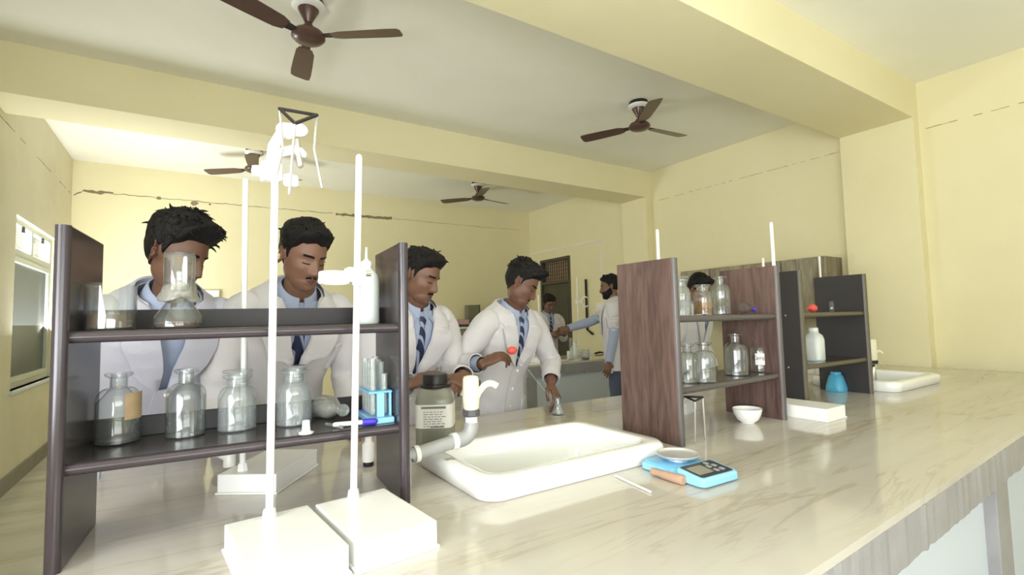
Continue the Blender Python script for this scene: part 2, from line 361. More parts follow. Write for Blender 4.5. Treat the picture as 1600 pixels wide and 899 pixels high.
mb.build('plaster_crack', mat('hairline_crack', lin(176, 164, 124), .9), wall_right, smooth=False)
mb = MB(); ystrip(XL, 4.5, 7.6, 2.86, 2.86, .006, 40); mb.build('plaster_crack', M_chip, wall_left, smooth=False)

# windows
def window(n, axis, pos, sgn, s0, s1, z0, z1, ztr, cols, dark=False):
    """frame, transom, mullions, panes and an iron grille outside; sgn points outdoors"""
    root = empty('window_%d' % n, (0, 0, 0), kind='structure')
    def put(mb, a0, a1, b0, b1, d0, d1, mi=None):
        p0, p1 = pos+sgn*d0, pos+sgn*d1
        if p0 > p1: p0, p1 = p1, p0
        if axis == 'x': mb.box(p0, p1, a0, a1, b0, b1, mi)
        else: mb.box(a0, a1, p0, p1, b0, b1, mi)
    fr = MB(); fw = .045
    put(fr, s0, s1, z0, z0+fw, .04, .10); put(fr, s0, s1, z1-fw, z1, .04, .10); put(fr, s0, s0+fw, z0+fw, z1-fw, .04, .10); put(fr, s1-fw, s1, z0+fw, z1-fw, .04, .10)
    put(fr, s0+fw, s1-fw, ztr-.03, ztr+.03, .04, .10)
    wdt = (s1-s0-2*fw)/cols; lc = 1 if dark else cols; wl_ = (s1-s0-2*fw)/lc
    for k in range(1, cols): put(fr, s0+fw+wdt*k-.025, s0+fw+wdt*k+.025, (ztr+.03) if dark else z0+fw, z1-fw, .042, .098)
    fr.build('window_frame', M_frame, root, smooth=False, bevel=.004)
    for k in range(cols):
        a, b = s0+fw+wdt*k+.03, s0+fw+wdt*(k+1)-.03
        g = MB(); put(g, a, b, ztr+.035, z1-fw-.005, .066, .070); g.build('pane', M_pane, root, smooth=False)
        if dark: g = MB(); put(g, (a+b)/2-.02, (a+b)/2+.02, z1-fw-.05, z1-fw+.0, .03, .045); g.build('catch', M_iron, root, smooth=False)
    for k in range(lc):
        a, b = s0+fw+wl_*k+.005, s0+fw+wl_*(k+1)-.005
        g = MB(); put(g, a+.04, b-.04, z0+fw+.045, ztr-.075, .062, .068); gp = g.build('pane', M_panedark if dark else M_pane, root, smooth=False)
        g = MB()
        for q in ((a, a+.045, z0+fw+.003, ztr-.033), (b-.045, b, z0+fw+.003, ztr-.033), (a+.045, b-.045, z0+fw+.003, z0+fw+.05), (a+.045, b-.045, ztr-.08, ztr-.033)): put(g, *q, .035, .075)
        sash = g.build('sash', M_frame, root, smooth=False, bevel=.003)
        if dark:
            for hz in (z0+.25, ztr-.28):
                g = MB(); put(g, a-.02, a+.03, hz, hz+.1, .022, .034); g.build('hinge', M_steel, sash, smooth=False)
    g = MB(); k = s0+.05
    while k < s1: put(g, k-.006, k+.006, z0, z1, .115, .127); k += .11
    zz = z0+.12
    while zz < z1: put(g, s0, s1, zz-.006, zz+.006, .112, .124); zz += .16
    g.build('grille', M_bar, root, smooth=False)
    g = MB(); put(g, s0-.03, s1+.03, z0-.03, z0, -.02, T-.005); g.build('sill', M_panel, root, smooth=False, bevel=.004)
    return root
window(1, 'x', XL, -1, *WINF, 1.93, 2, True)
window(2, 'x', XL, -1, -1.65, .85, .8, 2.22, 1.9, 3)
window(3, 'y', YN, -1, -.85, 1.45, .85, 2.4, 1.95, 3)
window(4, 'y', YN, -1, 2.8, 4.6, .85, 2.4, 1.95, 2)

# door in the right wall
d = empty('door_1', (XR, 6.98, 0), kind='structure')
mb = MB(); mb.box(.0, .1, -.44, -.385, 0, 2.33).box(.0, .1, .385, .44, 0, 2.33).box(.0, .1, -.385, .385, 2.28, 2.33).box(.0, .1, -.385, .385, 1.87, 1.92)
mb.build('door_frame', M_doorf, d, smooth=False, bevel=.004)
mb = MB(); mb.box(.03, .07, -.383, .383, .005, 1.868); lf = mb.build('door_leaf', M_door, d, smooth=False, bevel=.003)
mb = MB(); mb.box(.02, .035, -.32, .32, .2, .85).box(.02, .035, -.32, .32, 1.0, 1.7); mb.build('door_panel', M_door, lf, smooth=False, bevel=.01)
MB().tube([(.03, -.33, 1.02), (-.02, -.33, 1.02), (-.02, -.33, 1.14), (.03, -.33, 1.14)], .008).build('door_handle', M_steel, lf)
mb = MB()
for k in range(13): mb.box(.05, .06, -.375+k*.0625, -.367+k*.0625, 1.92, 2.28)
for k in range(5): mb.box(.045, .055, -.385, .385, 1.97+k*.065, 1.976+k*.065)
mb.build('grille', M_iron, d, smooth=False)
mb = MB(); mb.box(.085, .09, -.385, .385, 1.92, 2.28); mb.build('pane', M_labelo, d, smooth=False)
# shallow passage behind the door so the opening is closed
struct('trim_5', MB().box(XR+T, XR+T+.05, 6.4, 7.6, 0, 2.5), M_wall)

# cable trunking, switch box and black conduit on the right wall
t_ = empty('cable_trunking', (XR, 0, 0), label='thin white cable trunking running above the dark door and down the wall', cat='trunking')
mb = MB(); mb.box(-.014, 0, 5.77, 7.7, 2.475, 2.495).box(-.014, 0, 5.76, 5.78, 1.5, 2.495); mb.build('trunking_strip', M_plast, t_, smooth=False)
sb = empty('switch_board', (XR, 5.8, 1.4), label='small square cream switch board on the wall behind the bearded person', cat='switch')
MB().box(-.03, 0, -.11, .11, -.09, .09).build('switch_plate', M_plast, sb, smooth=False, bevel=.006)
mb = MB()
for k in range(3): mb.box(-.038, -.03, -.07+k*.055, -.04+k*.055, -.03, .03)
mb.build('switch_rocker', M_plast, sb, smooth=False, bevel=.002)

# ceiling fans
def fan(x, y, rot, idx, label):
    r = empty('ceiling_fan', (x, y, ZC), R(rot), label, 'ceiling fan', 'brown three-bladed ceiling fans')
    MB().lathe([(0, 0), (.085, 0), (.09, -.02), (.07, -.035), (0, -.035)], n=28).build('ceiling_plate', M_iron, r)
    MB().lathe([(.05, -.03), (.098, -.035), (.1, -.052), (.08, -.064), (.04, -.066)], n=28).build('canopy_ring', M_fanw, r)
    MB().lathe([(0, -.05), (.064, -.055), (.06, -.075), (.034, -.125), (.022, -.15), (0, -.152)], n=28).build('canopy', M_fan, r)
    MB().lathe([(0, -.13), (.014, -.13), (.018, -.165), (.03, -.168), (.038, -.18), (0.055, -.21), (0, -.21)], n=24).build('downrod', M_fan, r)
    h = MB().lathe([(0, -.185), (.03, -.185), (.045, -.2), (.085, -.212), (.098, -.228), (.1, -.245), (.085, -.262), (.05, -.275), (0, -.28)], n=36).build('motor_housing', M_fan, r)
    for k in range(3):
        a = 2*PI*k/3; mb = MB(); ca, sa = math.cos(a), math.sin(a)
        rot_ = lambda X, Y, Z: (X*ca-Y*sa, X*sa+Y*ca, Z)
        n = 12; top = []; 
        outline = [(.15, .038), (.2, .055), (.35, .062), (.5, .066), (.57, .062), (.585, .04)]
        pts = [(X, Wd) for X, Wd in outline]+[(X, -Wd) for X, Wd in outline[::-1]]
        tilt = lambda X, Y: -.238 + Y*.2
        mb.add([rot_(X, Y, tilt(X, Y)) for X, Y in pts]+[rot_(X, Y, tilt(X, Y)-.003) for X, Y in pts],
               [tuple(range(n)), tuple(range(n, 2*n))[::-1]]+[(i, n+i, n+(i+1) % n, (i+1) % n) for i in range(n)])
        bl = mb.build('fan_blade', M_fan, r, smooth=False)
        m2 = MB(); m2.add([rot_(X, Y, Z) for X, Y, Z in [(.08, -.02, -.243), (.18, -.03, -.247), (.18, .03, -.235), (.08, .02, -.238), (.08, -.02, -.236), (.18, -.03, -.238), (.18, .03, -.228), (.08, .02, -.231)]],
                          [(0, 1, 2, 3), (7, 6, 5, 4), (0, 4, 5, 1), (1, 5, 6, 2), (2, 6, 7, 3), (3, 7, 4, 0)])
        m2.build('blade_bracket', M_iron, bl, smooth=False)
FR1, FR2, FR3, FR4 = -35, -4, 22, 11
fan(.593, 3.18, FR1, 0, 'largest brown ceiling fan, nearest, cut by the top edge of the photo')
fan(3.54, 3.18, FR2, 1, 'brown ceiling fan at right of centre, between the two beams, above the brown rack')
fan(.593, 6.32, FR3, 2, 'brown ceiling fan behind the white clamps, beyond the first beam at left')
fan(3.54, 6.32, FR4, 3, 'smallest brown ceiling fan, beyond the beam near the far right corner')

# ---------------------------------------------------------------- benches
ZB = .77
def bench(x0, x1, y0, y1, holes, top_mat, label, pillars, cat='lab bench', skew=0):
    ye = lambda x: y0+skew*(x-x0)
    r = empty('lab_bench', (0, 0, 0), 0, label, cat)
    # worktop tiles with cut-outs for the sinks
    mb = MB(); cur = x0
    for a0, a1, b0, b1 in holes:
        mb.box(cur, a0, y0, y1, ZB-.02, ZB); mb.box(a0, a1, y0, b0, ZB-.02, ZB); mb.box(a0, a1, b1, y1, ZB-.02, ZB); cur = a1
    mb.box(cur, x1, y0, y1, ZB-.02, ZB)
    mb.v = [(a_, ye(a_) if abs(b_-y0) < 1e-6 else b_, c_) for a_, b_, c_ in mb.v]; mb.build('worktop', top_mat, r, smooth=False)
    # rough grey slab edge
    mb = MB(); random.seed(3)
    n = int((x1-x0)/.03)
    for yy, sg in ((y0, 1), (y1-.04, 1)):
        vs = []; fs = []
        for i in range(n+1):
            x = x0+(x1-x0)*i/n; j = random.uniform(-.003, .003); jb = random.uniform(-.003, .003)
            q_ = (ye(x)-y0) if yy == y0 else 0; vs += [(x, yy+q_+j*(yy == y0), ZB-.02), (x, yy+q_+.04, ZB-.02), (x, yy+q_+.04, ZB-.135), (x, yy+q_+j*(yy == y0), ZB-.135+jb)]
        for i in range(n):
            a = 4*i
            for k in range(4): fs.append((a+k, a+(k+1) % 4, a+4+(k+1) % 4, a+4+k))
        fs += [(0, 1, 2, 3), (4*n+3, 4*n+2, 4*n+1, 4*n)]
        mb.add(vs, fs)
    mb.box(x0, x0+.04, y0+.04, y1-.04, ZB-.135, ZB-.02); mb.box(x1-.04, x1, ye(x1)+.04, y1-.04, ZB-.135, ZB-.02)
    mb.build('slab_edge', M_slab, r, smooth=False)
    mb = MB(); cur = x0+.04
    for a0, a1, b0, b1 in holes:
        mb.box(cur, a0, y0+.04, y1-.04, ZB-.08, ZB-.02); mb.box(a0, a1, y0+.04, b0, ZB-.08, ZB-.02); mb.box(a0, a1, b1, y1-.04, ZB-.08, ZB-.02); cur = a1
    mb.box(cur, x1-.04, y0+.04, y1-.04, ZB-.08, ZB-.02); mb.v = [(a_, ye(a_)+.04 if abs(b_-y0-.04) < 1e-6 else b_, c_) for a_, b_, c_ in mb.v]; mb.build('slab', M_slab, r, smooth=False)
    for a in pillars: MB().box(a, a+.14, ye(a)+.012, y1-.005, 0, ZB-.136).build('pillar', M_slab, r, smooth=False, bevel=.004)
    for a, b in zip(pillars[:-1], pillars[1:]):
        MB().box(a+.14, b, ye(b)+.05, ye(b)+.1, 0, ZB-.136).build('front_panel', M_panel, r, smooth=False)
        MB().box(a+.14, b, y1-.1, y1-.05, 0, ZB-.136).build('back_panel', M_panel, r, smooth=False)
    return r
SX0, SX1, SY0, SY1 = .665, 1.415, 1.18, 1.685
S2 = (3.55, 4.3, 1.27, 1.79)
bench(-.245, XR-.125, .475, 2.3, [(SX0+.06, SX1-.06, SY0+.06, SY1-.06), (S2[0]+.06, S2[1]-.06, S2[2]+.06, S2[3]-.06)], M_bench,
      'long near bench topped with cream veined marble tile, grey stone edge', [-.24, 1.0, 2.42, 3.84, 5.17], skew=.04)
bench(3.0, XR-.125, 4.38, 5.2, [], M_bench, 'far bench in front of the dark door, pale blue-white panels under a grey slab', [3.0, 4.6, 5.17])
bc = empty('wall_counter', (3.85, 7.36, 0), label='low cream counter against the far wall, seen between two students', cat='counter')
MB().box(-.6, .6, -.02, .36, .9, .95).build('counter_top', M_bench, bc, smooth=False, bevel=.004)
MB().box(-.55, .55, .04, .34, .0, .9).build('counter_body', M_panel, bc, smooth=False)

# ---------------------------------------------------------------- sinks
def sink(x0, x1, y0, y1, label):
    r = empty('ceramic_sink', ((x0+x1)/2, (y0+y1)/2, ZB), label=label, cat='sink', group='white ceramic sinks set in the near bench')
    hx, hy = (x1-x0)/2, (y1-y0)/2
    def ring(ix, z, rad, extra=0): return [(x, y, z) for x, y in rrect(-hx+ix, hx-ix, -hy+ix, hy-ix, rad, 8)]
    H = .062
    rings = [ring(.012, .0005, .06), ring(.004, .006, .065), ring(0, H-.02, .07), ring(.003, H-.008, .07), ring(.012, H, .068), ring(.045, H, .06), ring(.058, H-.002, .055),
             ring(.066, H-.012, .05), ring(.075, -.02, .05), ring(.085, -.13, .05), ring(.12, -.158, .05), ring(.2, -.165, .03)]
    MB().loft(rings, caps=False).add(rings[-1], [tuple(range(len(rings[-1])))]).build('basin', M_ceramic, r, angle=60)
    MB().lathe([(0, .003), (.022, .003), (.026, 0), (.026, -.01), (0, -.01)], c=(0.05, 0, -.163), n=24).build('drain', M_steel, r)
    MB().lathe([(0, .002), (.014, .002), (.016, 0), (.016, -.004), (0, -.004)], c=(-hx+.028, .02, H), n=20).build('tap_hole_cover', M_steel, r)
    return r
sink(SX0, SX1, SY0, SY1, 'large white ceramic sink in the near bench in front of the grey jar')
sink(*S2, 'white ceramic sink far along the bench beside the black rack')

pA = at_y(648, 712, 1.47); pE = at_y(737, 684, 1.47)
tp = empty('bench_tap', (pE[0], 1.47, ZB), label='cream plastic tap with curved spout on a grey pipe over the large sink', cat='tap')
ez = pE[2]-ZB
def arc(p0, p1, p2, n=7):
    p0, p1, p2 = map(Vector, (p0, p1, p2)); return [p0.lerp(p1, t).lerp(p1.lerp(p2, t), t) for t in [k/n for k in range(n+1)]]
xs = .552-pE[0]; zs = pA[2]-ZB
MB().tube([(xs, 0, zs-.15+.0), (xs, 0, zs-.0)]+[(xs+.02, 0, zs+.002)]+[(-.055, 0, ez-.002)], .021, n=20).build('supply_pipe', M_pvc, tp)
mb = MB().tube([(-.065, 0, ez-.003)]+arc((-.045, 0, ez-.001), (0, 0, ez), (0, 0, ez+.05)), .0245, n=20).build('pipe_elbow', M_pvc, tp)
MB().tube([(-.072, 0, ez-.003), (-.055, 0, ez-.002)], .0265, n=20).build('pipe_collar', M_plast, tp)
MB().tube([(xs+.03, 0, zs+.003), (xs+.044, 0, zs+.004)], .0255, n=20).build('pipe_collar', M_plast, tp)
MB().lathe([(0, .045), (.019, .045), (.021, .05), (.02, .072), (0, .072)], c=(0, 0, ez), n=20).build('thread_collar', M_plast, tp)
MB().lathe([(0, .07), (.028, .07), (.03, .074), (.03, .088), (.027, .092), (0, .092)], c=(0, 0, ez), n=8).build('lock_nut', mat('tap_nut', lin(90, 88, 92), .4), tp, smooth=False)
MB().lathe([(0, .09), (.022, .09), (.026, .098), (.0285, .13), (.027, .16), (.0265, .19), (.023, .199), (.012, .202), (0, .2025)], c=(0, 0, ez), n=28).build('tap_body', M_cream, tp)
sd = Vector((.84, -.54, 0)).normalized()
sp = arc((0.01*sd.x, .01*sd.y, ez+.125), tuple(sd*.035+Vector((0, 0, ez+.19))), tuple(sd*.088+Vector((0, 0, ez+.158))), 12)
sp = arc(tuple(sd*.02+Vector((0, 0, ez+.125))), tuple(sd*.045+Vector((0, 0, ez+.197))), tuple(sd*.088+Vector((0, 0, ez+.165))), 12)
MB().tube(sp, [.008]*3+[.0105]*10, n=14).build('spout', M_cream, tp)
MB().box(.024, .032, -.012, .012, ez+.15, ez+.185).build('push_lever', M_blk, tp, smooth=False, bevel=.002)
# tap of the far sink
q = at_y(1365, 589, 1.6)
t2 = empty('bench_tap', (q[0], 1.6, ZB), label='small cream tap standing beside the black rack at the far sink', cat='tap')
MB().tube([(0, 0, .0), (0, 0, .06)]+arc((0, 0, .06), (0, 0, .1), (.02, 0, .1), 4)+arc((.02, 0, .1), (.03, 0, .1), (.02, 0, .14), 4), .018, n=14).build('supply_pipe', M_steel, t2)
MB().lathe([(0, .12), (.03, .12), (.034, .125), (.034, .145), (0, .145)], n=8).build('lock_nut', M_iron, t2, smooth=False)
MB().lathe([(0, .14), (.026, .14), (.03, .16), (.029, .22), (.03, .285), (.026, .292), (0, .294)], n=20).build('tap_body', M_cream, t2)
MB().tube([(.02, -.01, .2), (.045, -.03, .21), (.06, -.04, .19)], .009, n=10).build('spout', M_cream, t2)

# ---------------------------------------------------------------- racks
def rack(cx, cy, rz, label, W, D, mp, me, strip=True, msh=None, H=.722):
    r = empty('reagent_rack', (cx, cy, ZB), R(rz), label, 'rack', 'two-shelf reagent racks along the near bench')
    t = .028; msh = msh or mp
    for s in (-1, 1):
        x0 = -W/2 if s < 0 else W/2-t
        p = MB().box(x0, x0+t, -D/2+.012, D/2, 0, H).build('side_panel', mp, r, smooth=False, bevel=.003)
        prof = [(x0+t/2+t/2*math.cos(a), -D/2+.012+.012*math.sin(a)) for a in [PI+PI*k/8 for k in range(9)]]
        MB().prism(prof, 0, H).build('edge_band', me, p)
    for z in (.495, .215):
        sh = MB().box(-W/2+t, W/2-t, -D/2+.03, D/2-.01, z-.026, z).build('shelf', msh, r, smooth=False)
        prof = [(-D/2+.03+.013*math.cos(a), z-.013+.013*math.sin(a)) for a in [PI/2+PI*k/8 for k in range(9)]]
        m = MB(); n = 9; m.add([(-W/2+t, y, zz) for y, zz in prof]+[(W/2-t, y, zz) for y, zz in prof], [tuple(range(n)), tuple(range(n, 2*n))[::-1]]+[(i, (i+1) % n, n+(i+1) % n, n+i) for i in range(n)])
        m.build('edge_band', me, sh)
        if strip: MB().box(-W/2+t, W/2-t, D/2-.025, D/2-.01, z, z+.052).build('back_strip', M_blk2, r, smooth=False, bevel=.002)
    for s in (-1, 1):
        for z in (.482, .202) if mp == M_blk else ():
            for yy in (-.06, .07): MB().lathe([(0, 0), (.005, 0), (.004, .0015), (0, .002)], c=(s*W/2, yy, z), axis=(s, 0, 0), n=10).build('screw_cap', M_steel, r)
    return r
rack(.1475, 1.505, -4.5, 'dark brown rack at left front, its shelves full of glassware', .765, .29, M_lam, M_lamE)
rack(1.95, 1.417, 1.5, 'reddish-brown wood-grain rack behind the blue scale', .785, .30, M_rose, mat('grey_edge_strip', lin(88, 82, 80), .35), False, M_lam)
rack(3.09, 1.515, -1.5, 'plain black rack beside the far sink', .74, .30, M_blk, mat('olive_edge_strip', lin(96, 88, 66), .45), False, M_lam)

# ---------------------------------------------------------------- retort stands
def stand(x, y, rz, label, tip=(0, 0), rodtop=.955, rod=(0, .105), rr=.0085, group='white retort stands', z=ZB, sc=1):
    r = empty('retort_stand', (x, y, z), R(rz), label, 'retort stand', group)
    MB().box(-.089, .089, -.142, .142, .006, .058).box(-.094, .094, -.147, .147, 0, .006).build('base_plate', M_white, r, smooth=False, bevel=.0025)
    MB().lathe([(0, .055), (.016, .055), (.016, .062), (.013, .08), (.0, .08)], c=(rod[0], rod[1], 0), n=6).build('boss_nut', M_white, r, smooth=False, bevel=.001)
    MB().tube([(rod[0], rod[1], .05), (rod[0]+tip[0], rod[1]+tip[1], rodtop)], [rr, rr], n=16, roundcap=True).build('rod', M_white, r)
    return r
s1 = stand(.171, 1.172, 5, 'white retort stand at front left carrying the hanging black tripod', (.008, 0), .905, (-.003, .1137))
s2 = stand(.364, 1.178, 5, 'white retort stand at front, second from the left rack, with the white ring clamp', (.018, 0), .937, (-.0014, .1226))
s3 = stand(.228, 1.811, -35, 'white retort stand behind the dark brown rack, its base seen under the lower shelf', (0.0, 0), .955, (-.037, -.10))
s4 = stand(2.505, 1.285, 0, 'white retort stand between the brown rack and the black rack', (-.012, 0))
s5 = stand(2.11, 1.8, 20, 'white retort stand behind the brown rack with only the rod tip showing at its left', (0, 0), .955, (0, 0))
q = at_y(1192, 405, 1.95)
s6 = stand(q[0], 1.95, 0, 'white retort stand behind the brown rack, short rod tip above its right panel', (0, 0), q[2]-ZB, (0, 0))
q = at_y(1280, 402, 2.0)
s7 = stand(q[0], 2.0, 0, 'white retort stand behind the black rack in front of the head of a student', (0, 0), q[2]-ZB, (0, 0))
q = at_y(843, 462, 4.6)
s8 = stand(q[0], 4.62, 0, 'thin white retort stand on the far bench beside the fourth student, leftmost there', (0, 0), q[2]-ZB, (0, 0), rr=.009, group='retort stands on the far bench')
q = at_z(905, 556, ZB)
s9 = stand(q[0], q[1], 0, 'white retort stand on the far bench with a small c-shaped clamp', (0, 0), 1.02, (0, 0), rr=.007, group='retort stands on the far bench')
# c-clamp on the far stand
q9 = at_y(907, 472, q[1])
cc = empty('burette_clamp', (q[0], q[1], q9[2]), label='small white c-shaped clamp on the far bench stand', cat='clamp')
MB().box(-.025, .02, -.02, .02, -.02, .02).build('boss_head', M_white, cc, smooth=False, bevel=.004)
MB().tube([(.09+.065*math.cos(a), -.05+0*a, .065*math.sin(a)) for a in [R(50+260*k/16) for k in range(17)]], .009, n=8, roundcap=True).build('clamp_jaw', M_white, cc)
MB().tube([(.01, 0, 0), (.03, -.05, 0)], .008, n=8).build('clamp_arm', M_white, cc)
bk_ = at_x(915, 438, XR-.03); bk2 = at_x(915, 520, XR-.03)
bo = MB().tube([(XR-.03, bk_[1], bk_[2]), (XR-.03, bk_[1]+.0, bk2[2]+.05), (XR-.03, bk_[1]-.12, bk2[2]-.02)], .018, n=10, roundcap=True).build('black_cable', M_iron)
tag(bo, 'black vertical cable on the wall with a bent lower end, between door and bearded person', 'cable')

# clamp on the first rod, holding an upside tripod
RX, RY = .16, 1.288
qc = at_y(455, 205, RY-.02); qb = at_y(432, 272, RY)
cl = empty('rod_clamp', (RX, RY, qb[2]), label='white plastic clamp at the top of the front left stand, under the black tripod', cat='clamp')
hz = qc[2]-qb[2]
MB().box(-.026, .02, -.02, .016, -.02, .024).build('boss_head', M_white, cl, smooth=False, bevel=.006, bseg=3)
MB().lathe([(0, -.014), (.014, -.012), (.017, 0), (.014, .01), (0, .012)], c=(.034, -.025, -.018), n=10, axis=(1, -.3, 0)).build('thumb_screw', M_white, cl)
MB().lathe([(0, -.012), (.012, -.01), (.014, 0), (.012, .01), (0, .012)], c=(-.034, -.006, .0), n=10, axis=(1, 0, 0)).build('thumb_screw', M_white, cl)
MB().tube([(-.004, -.02, .0), (.0, -.022, .06), (.018, -.024, .1), (.03, -.026, hz-.01)], [.016, .013, .012, .014], n=12, roundcap=True).build('clamp_arm', M_white, cl)
MB().tube([(.02, -.022, hz), (.058, -.03, hz+.002)], .0165, n=10, roundcap=True).build('clamp_jaw', M_white, cl)
MB().tube([(.01, -.02, .045), (.05, -.03, .06), (.062, -.032, .048)], [.011, .012, .01], n=10, roundcap=True).build('clamp_jaw', M_white, cl)
MB().tube([(.048, -.034, .075), (.056, -.034, .02)], .008, n=10, roundcap=True).build('clamp_screw', M_steel, cl)
MB().box(.03, .052, -.04, -.016, -.034, -.008).build('wing_nut', M_white, cl, smooth=False, bevel=.004, bseg=3)

def tripod(loc, tops, legs, name_label, rl=.0032, lmat=None):
    r = empty('tripod_stand', loc, 0, name_label, 'tripod')
    L = np.array(loc)
    tops = [np.array(t)-L for t in tops]
    m = MB()
    for i in range(3): m.tube([tops[i], tops[(i+1) % 3]], .0042, n=8, roundcap=True)
    m.build('triangle_top', M_iron, r)
    for t, lg in zip(tops, legs): MB().tube([t]+[np.array(p)-L for p in lg], rl, n=8, roundcap=True).build('leg', lmat or M_wire, r)
    return r
YT = 1.255
t1 = at_y(437, 170, YT-.02); t2_ = at_y(495, 180, YT-.01); t3 = at_y(461, 193, YT-.075)
tripod((t1[0], t1[1], t1[2]), (t1, t2_, t3), ([at_y(442, 232, YT-.02), at_y(429, 284, YT-.035)], [at_y(491, 233, YT-.01), at_y(503, 293, YT-.01)], [at_y(457, 240, YT-.075), at_y(452, 303, YT-.08)]),
       'small tripod with black triangle top hung high on the front left stand')
# white ring clamp on the second rod
q = at_y(556, 434, 1.30)
rc = empty('ring_clamp', (q[0], 1.303, q[2]), label='white clamp with a wide flat ring on the second front stand', cat='clamp')
MB().box(-.026, .024, -.018, .02, -.012, .026).build('boss_head', M_white, rc, smooth=False, bevel=.006, bseg=3)
MB().box(-.012, .018, -.03, -.012, -.022, .004).build('wing_nut', M_white, rc, smooth=False, bevel=.003, bseg=2)
MB().tube([(.02, .0, .012), (.04, .0, .012)], .0075, n=8).build('clamp_screw', M_steel, rc)
mb = MB(); n = 36
prof = [(.031, -.016), (.036, -.016), (.0375, -.013), (.0375, .012), (.036, .015), (.031, .015)]
mb.lathe(prof, c=(-.053, .004, -.001), n=40, closed=True); mb.build('ring', M_white, rc)

# ---------------------------------------------------------------- glassware
def bottle_profile(r, h, neck, nh, lip, sh=.22, th=.002):
    """outer profile then inner profile, closed at the bottom: narrow/wide mouth reagent bottle"""
    hb = h-nh; sl = r*.75
    o = [(0, 0), (r*.92, 0), (r, .004), (r, hb-sl)]
    for k in range(1, 7): a = PI/2*k/6; o.append((neck+(r-neck)*math.cos(a), hb-sl+sl*math.sin(a)))
    o += [(neck, h-.012), (lip*.96, h-.006), (lip, h-.003), (lip, h)]
    i = [(neck-th, h), (neck-th, hb)] 
    return o+[(lip*.9, h+.001)]+i+[(r-th, hb-sl-.002), (r-th, .005), (0, .005)]
def reagent_bottle(x, y, z, r, h, neck, lip, label, group, glass=None, liquid=None, level=0, name='reagent_bottle', nh=None, stopper=False, sticker=None):
    e = empty(name, (x, y, z), 0, label, 'bottle', group); glass = glass or M_glass
    nh = nh or h*.2
    MB().lathe(bottle_profile(r, h, neck, nh, lip), n=36).build('glass_body', glass, e)
    if liquid: MB().lathe([(0, .006), (r-.004, .006), (r-.003, .01), (r-.003, level), (0, level)], n=32).build('liquid', liquid, e)
    if stopper:
        MB().lathe([(0, h-.02), (neck-.004, h-.02), (neck-.0025, h), (neck-.002, h+.004), (lip*.95, h+.006), (lip*1.02, h+.01), (lip*.95, h+.014), (0, h+.015)], n=28).build('stopper', glass, e)
    if sticker:
        (a0, a1, z0, z1, m) = sticker; mb = MB(); n = 14; vs = []
        for k in range(n+1):
            a = a0+(a1-a0)*k/n; ca, sa = math.cos(a), math.sin(a)
            vs += [((r+.0008)*ca, (r+.0008)*sa, z0), ((r+.0008)*ca, (r+.0008)*sa, z1), ((r+.0003)*ca, (r+.0003)*sa, z0), ((r+.0003)*ca, (r+.0003)*sa, z1)]
        fs = []
        for k in range(n): b = 4*k; fs += [(b, b+4, b+5, b+1), (b+2, b+3, b+7, b+6), (b+1, b+5, b+7, b+3), (b, b+2, b+6, b+4)]
        mb.add(vs, fs+[(0, 1, 3, 2), (4*n, 4*n+2, 4*n+3, 4*n+1)]); lb = mb.build('label', m, e)
        e['_label'] = 0; del e['_label']; return e, lb
    return e
ZL, ZU = .985, 1.265
GL = 'glass bottles on the lower shelf of the left rack'
P = at_z(185, 690, ZL); reagent_bottle(P[0], P[1]-.02, ZL, .047, .172, .018, .029, 'glass bottle with torn brown label and dark residue, leftmost on the lower shelf', GL, M_glass, M_dark, .012, sticker=(R(-70), R(-5), .06, .125, M_labelo))
P = at_z(290, 680, ZL); reagent_bottle(P[0], P[1]-.015, ZL, .045, .172, .018, .029, 'clear narrow-necked glass bottle, second from left on the lower shelf', GL, M_glass)
P = at_z(370, 670, ZL); reagent_bottle(P[0], P[1]-.015, ZL, .047, .148, .026, .037, 'cloudy wide-mouthed bottle with a flat stopper left of the front rod', GL, M_glassc, stopper=True)
P = at_z(458, 662, ZL); reagent_bottle(P[0], P[1]-.015, ZL, .0465, .152, .026, .037, 'cloudy wide-mouthed bottle with a flat stopper right of the front rod', GL, M_glassc, stopper=True)
# plastic stopper standing on the shelf
P = at_z(482, 681, ZL); tag(MB().lathe([(0, 0), (.018, 0), (.019, .003), (.011, .006), (.0105, .008), (.009, .032), (.008, .034), (0, .034)], c=(0, 0, 0), n=24).build('bottle_stopper', M_plast, loc=(P[0], 1.395, ZL)), 'white plastic stopper standing alone on the lower shelf', 'stopper')
# dusty round flask lying on its side
P = at_z(522, 655, ZL); fx, fy = P[0]-.005, 1.52
fl = empty('conical_flask', (fx, fy, ZL), 0, 'dusty glass flask lying on the lower shelf beside the test tubes', 'flask')
ax = Vector((.25, -1, -.0)).normalized()
prof = [(0, -.085), (.026, -.083), (.034, -.075), (.034, -.06), (.033, -.03), (.022, .0), (.014, .02), (.0135, .045), (.018, .05), (.016, .0505), (.012, .045), (.0125, .02), (.02, -.003), (.031, -.031), (.032, -.062), (.0, -.08)]
MB().lathe(prof, c=(0, 0, .0355), n=30, axis=ax).build('glass_body', M_glassd, fl)
MB().lathe([(0, .03), (.012, .03), (.0125, .052), (.016, .053), (.015, .06), (0, .062)], c=(0, 0, .0355), n=20, axis=ax).build('stopper', M_glassc, fl)
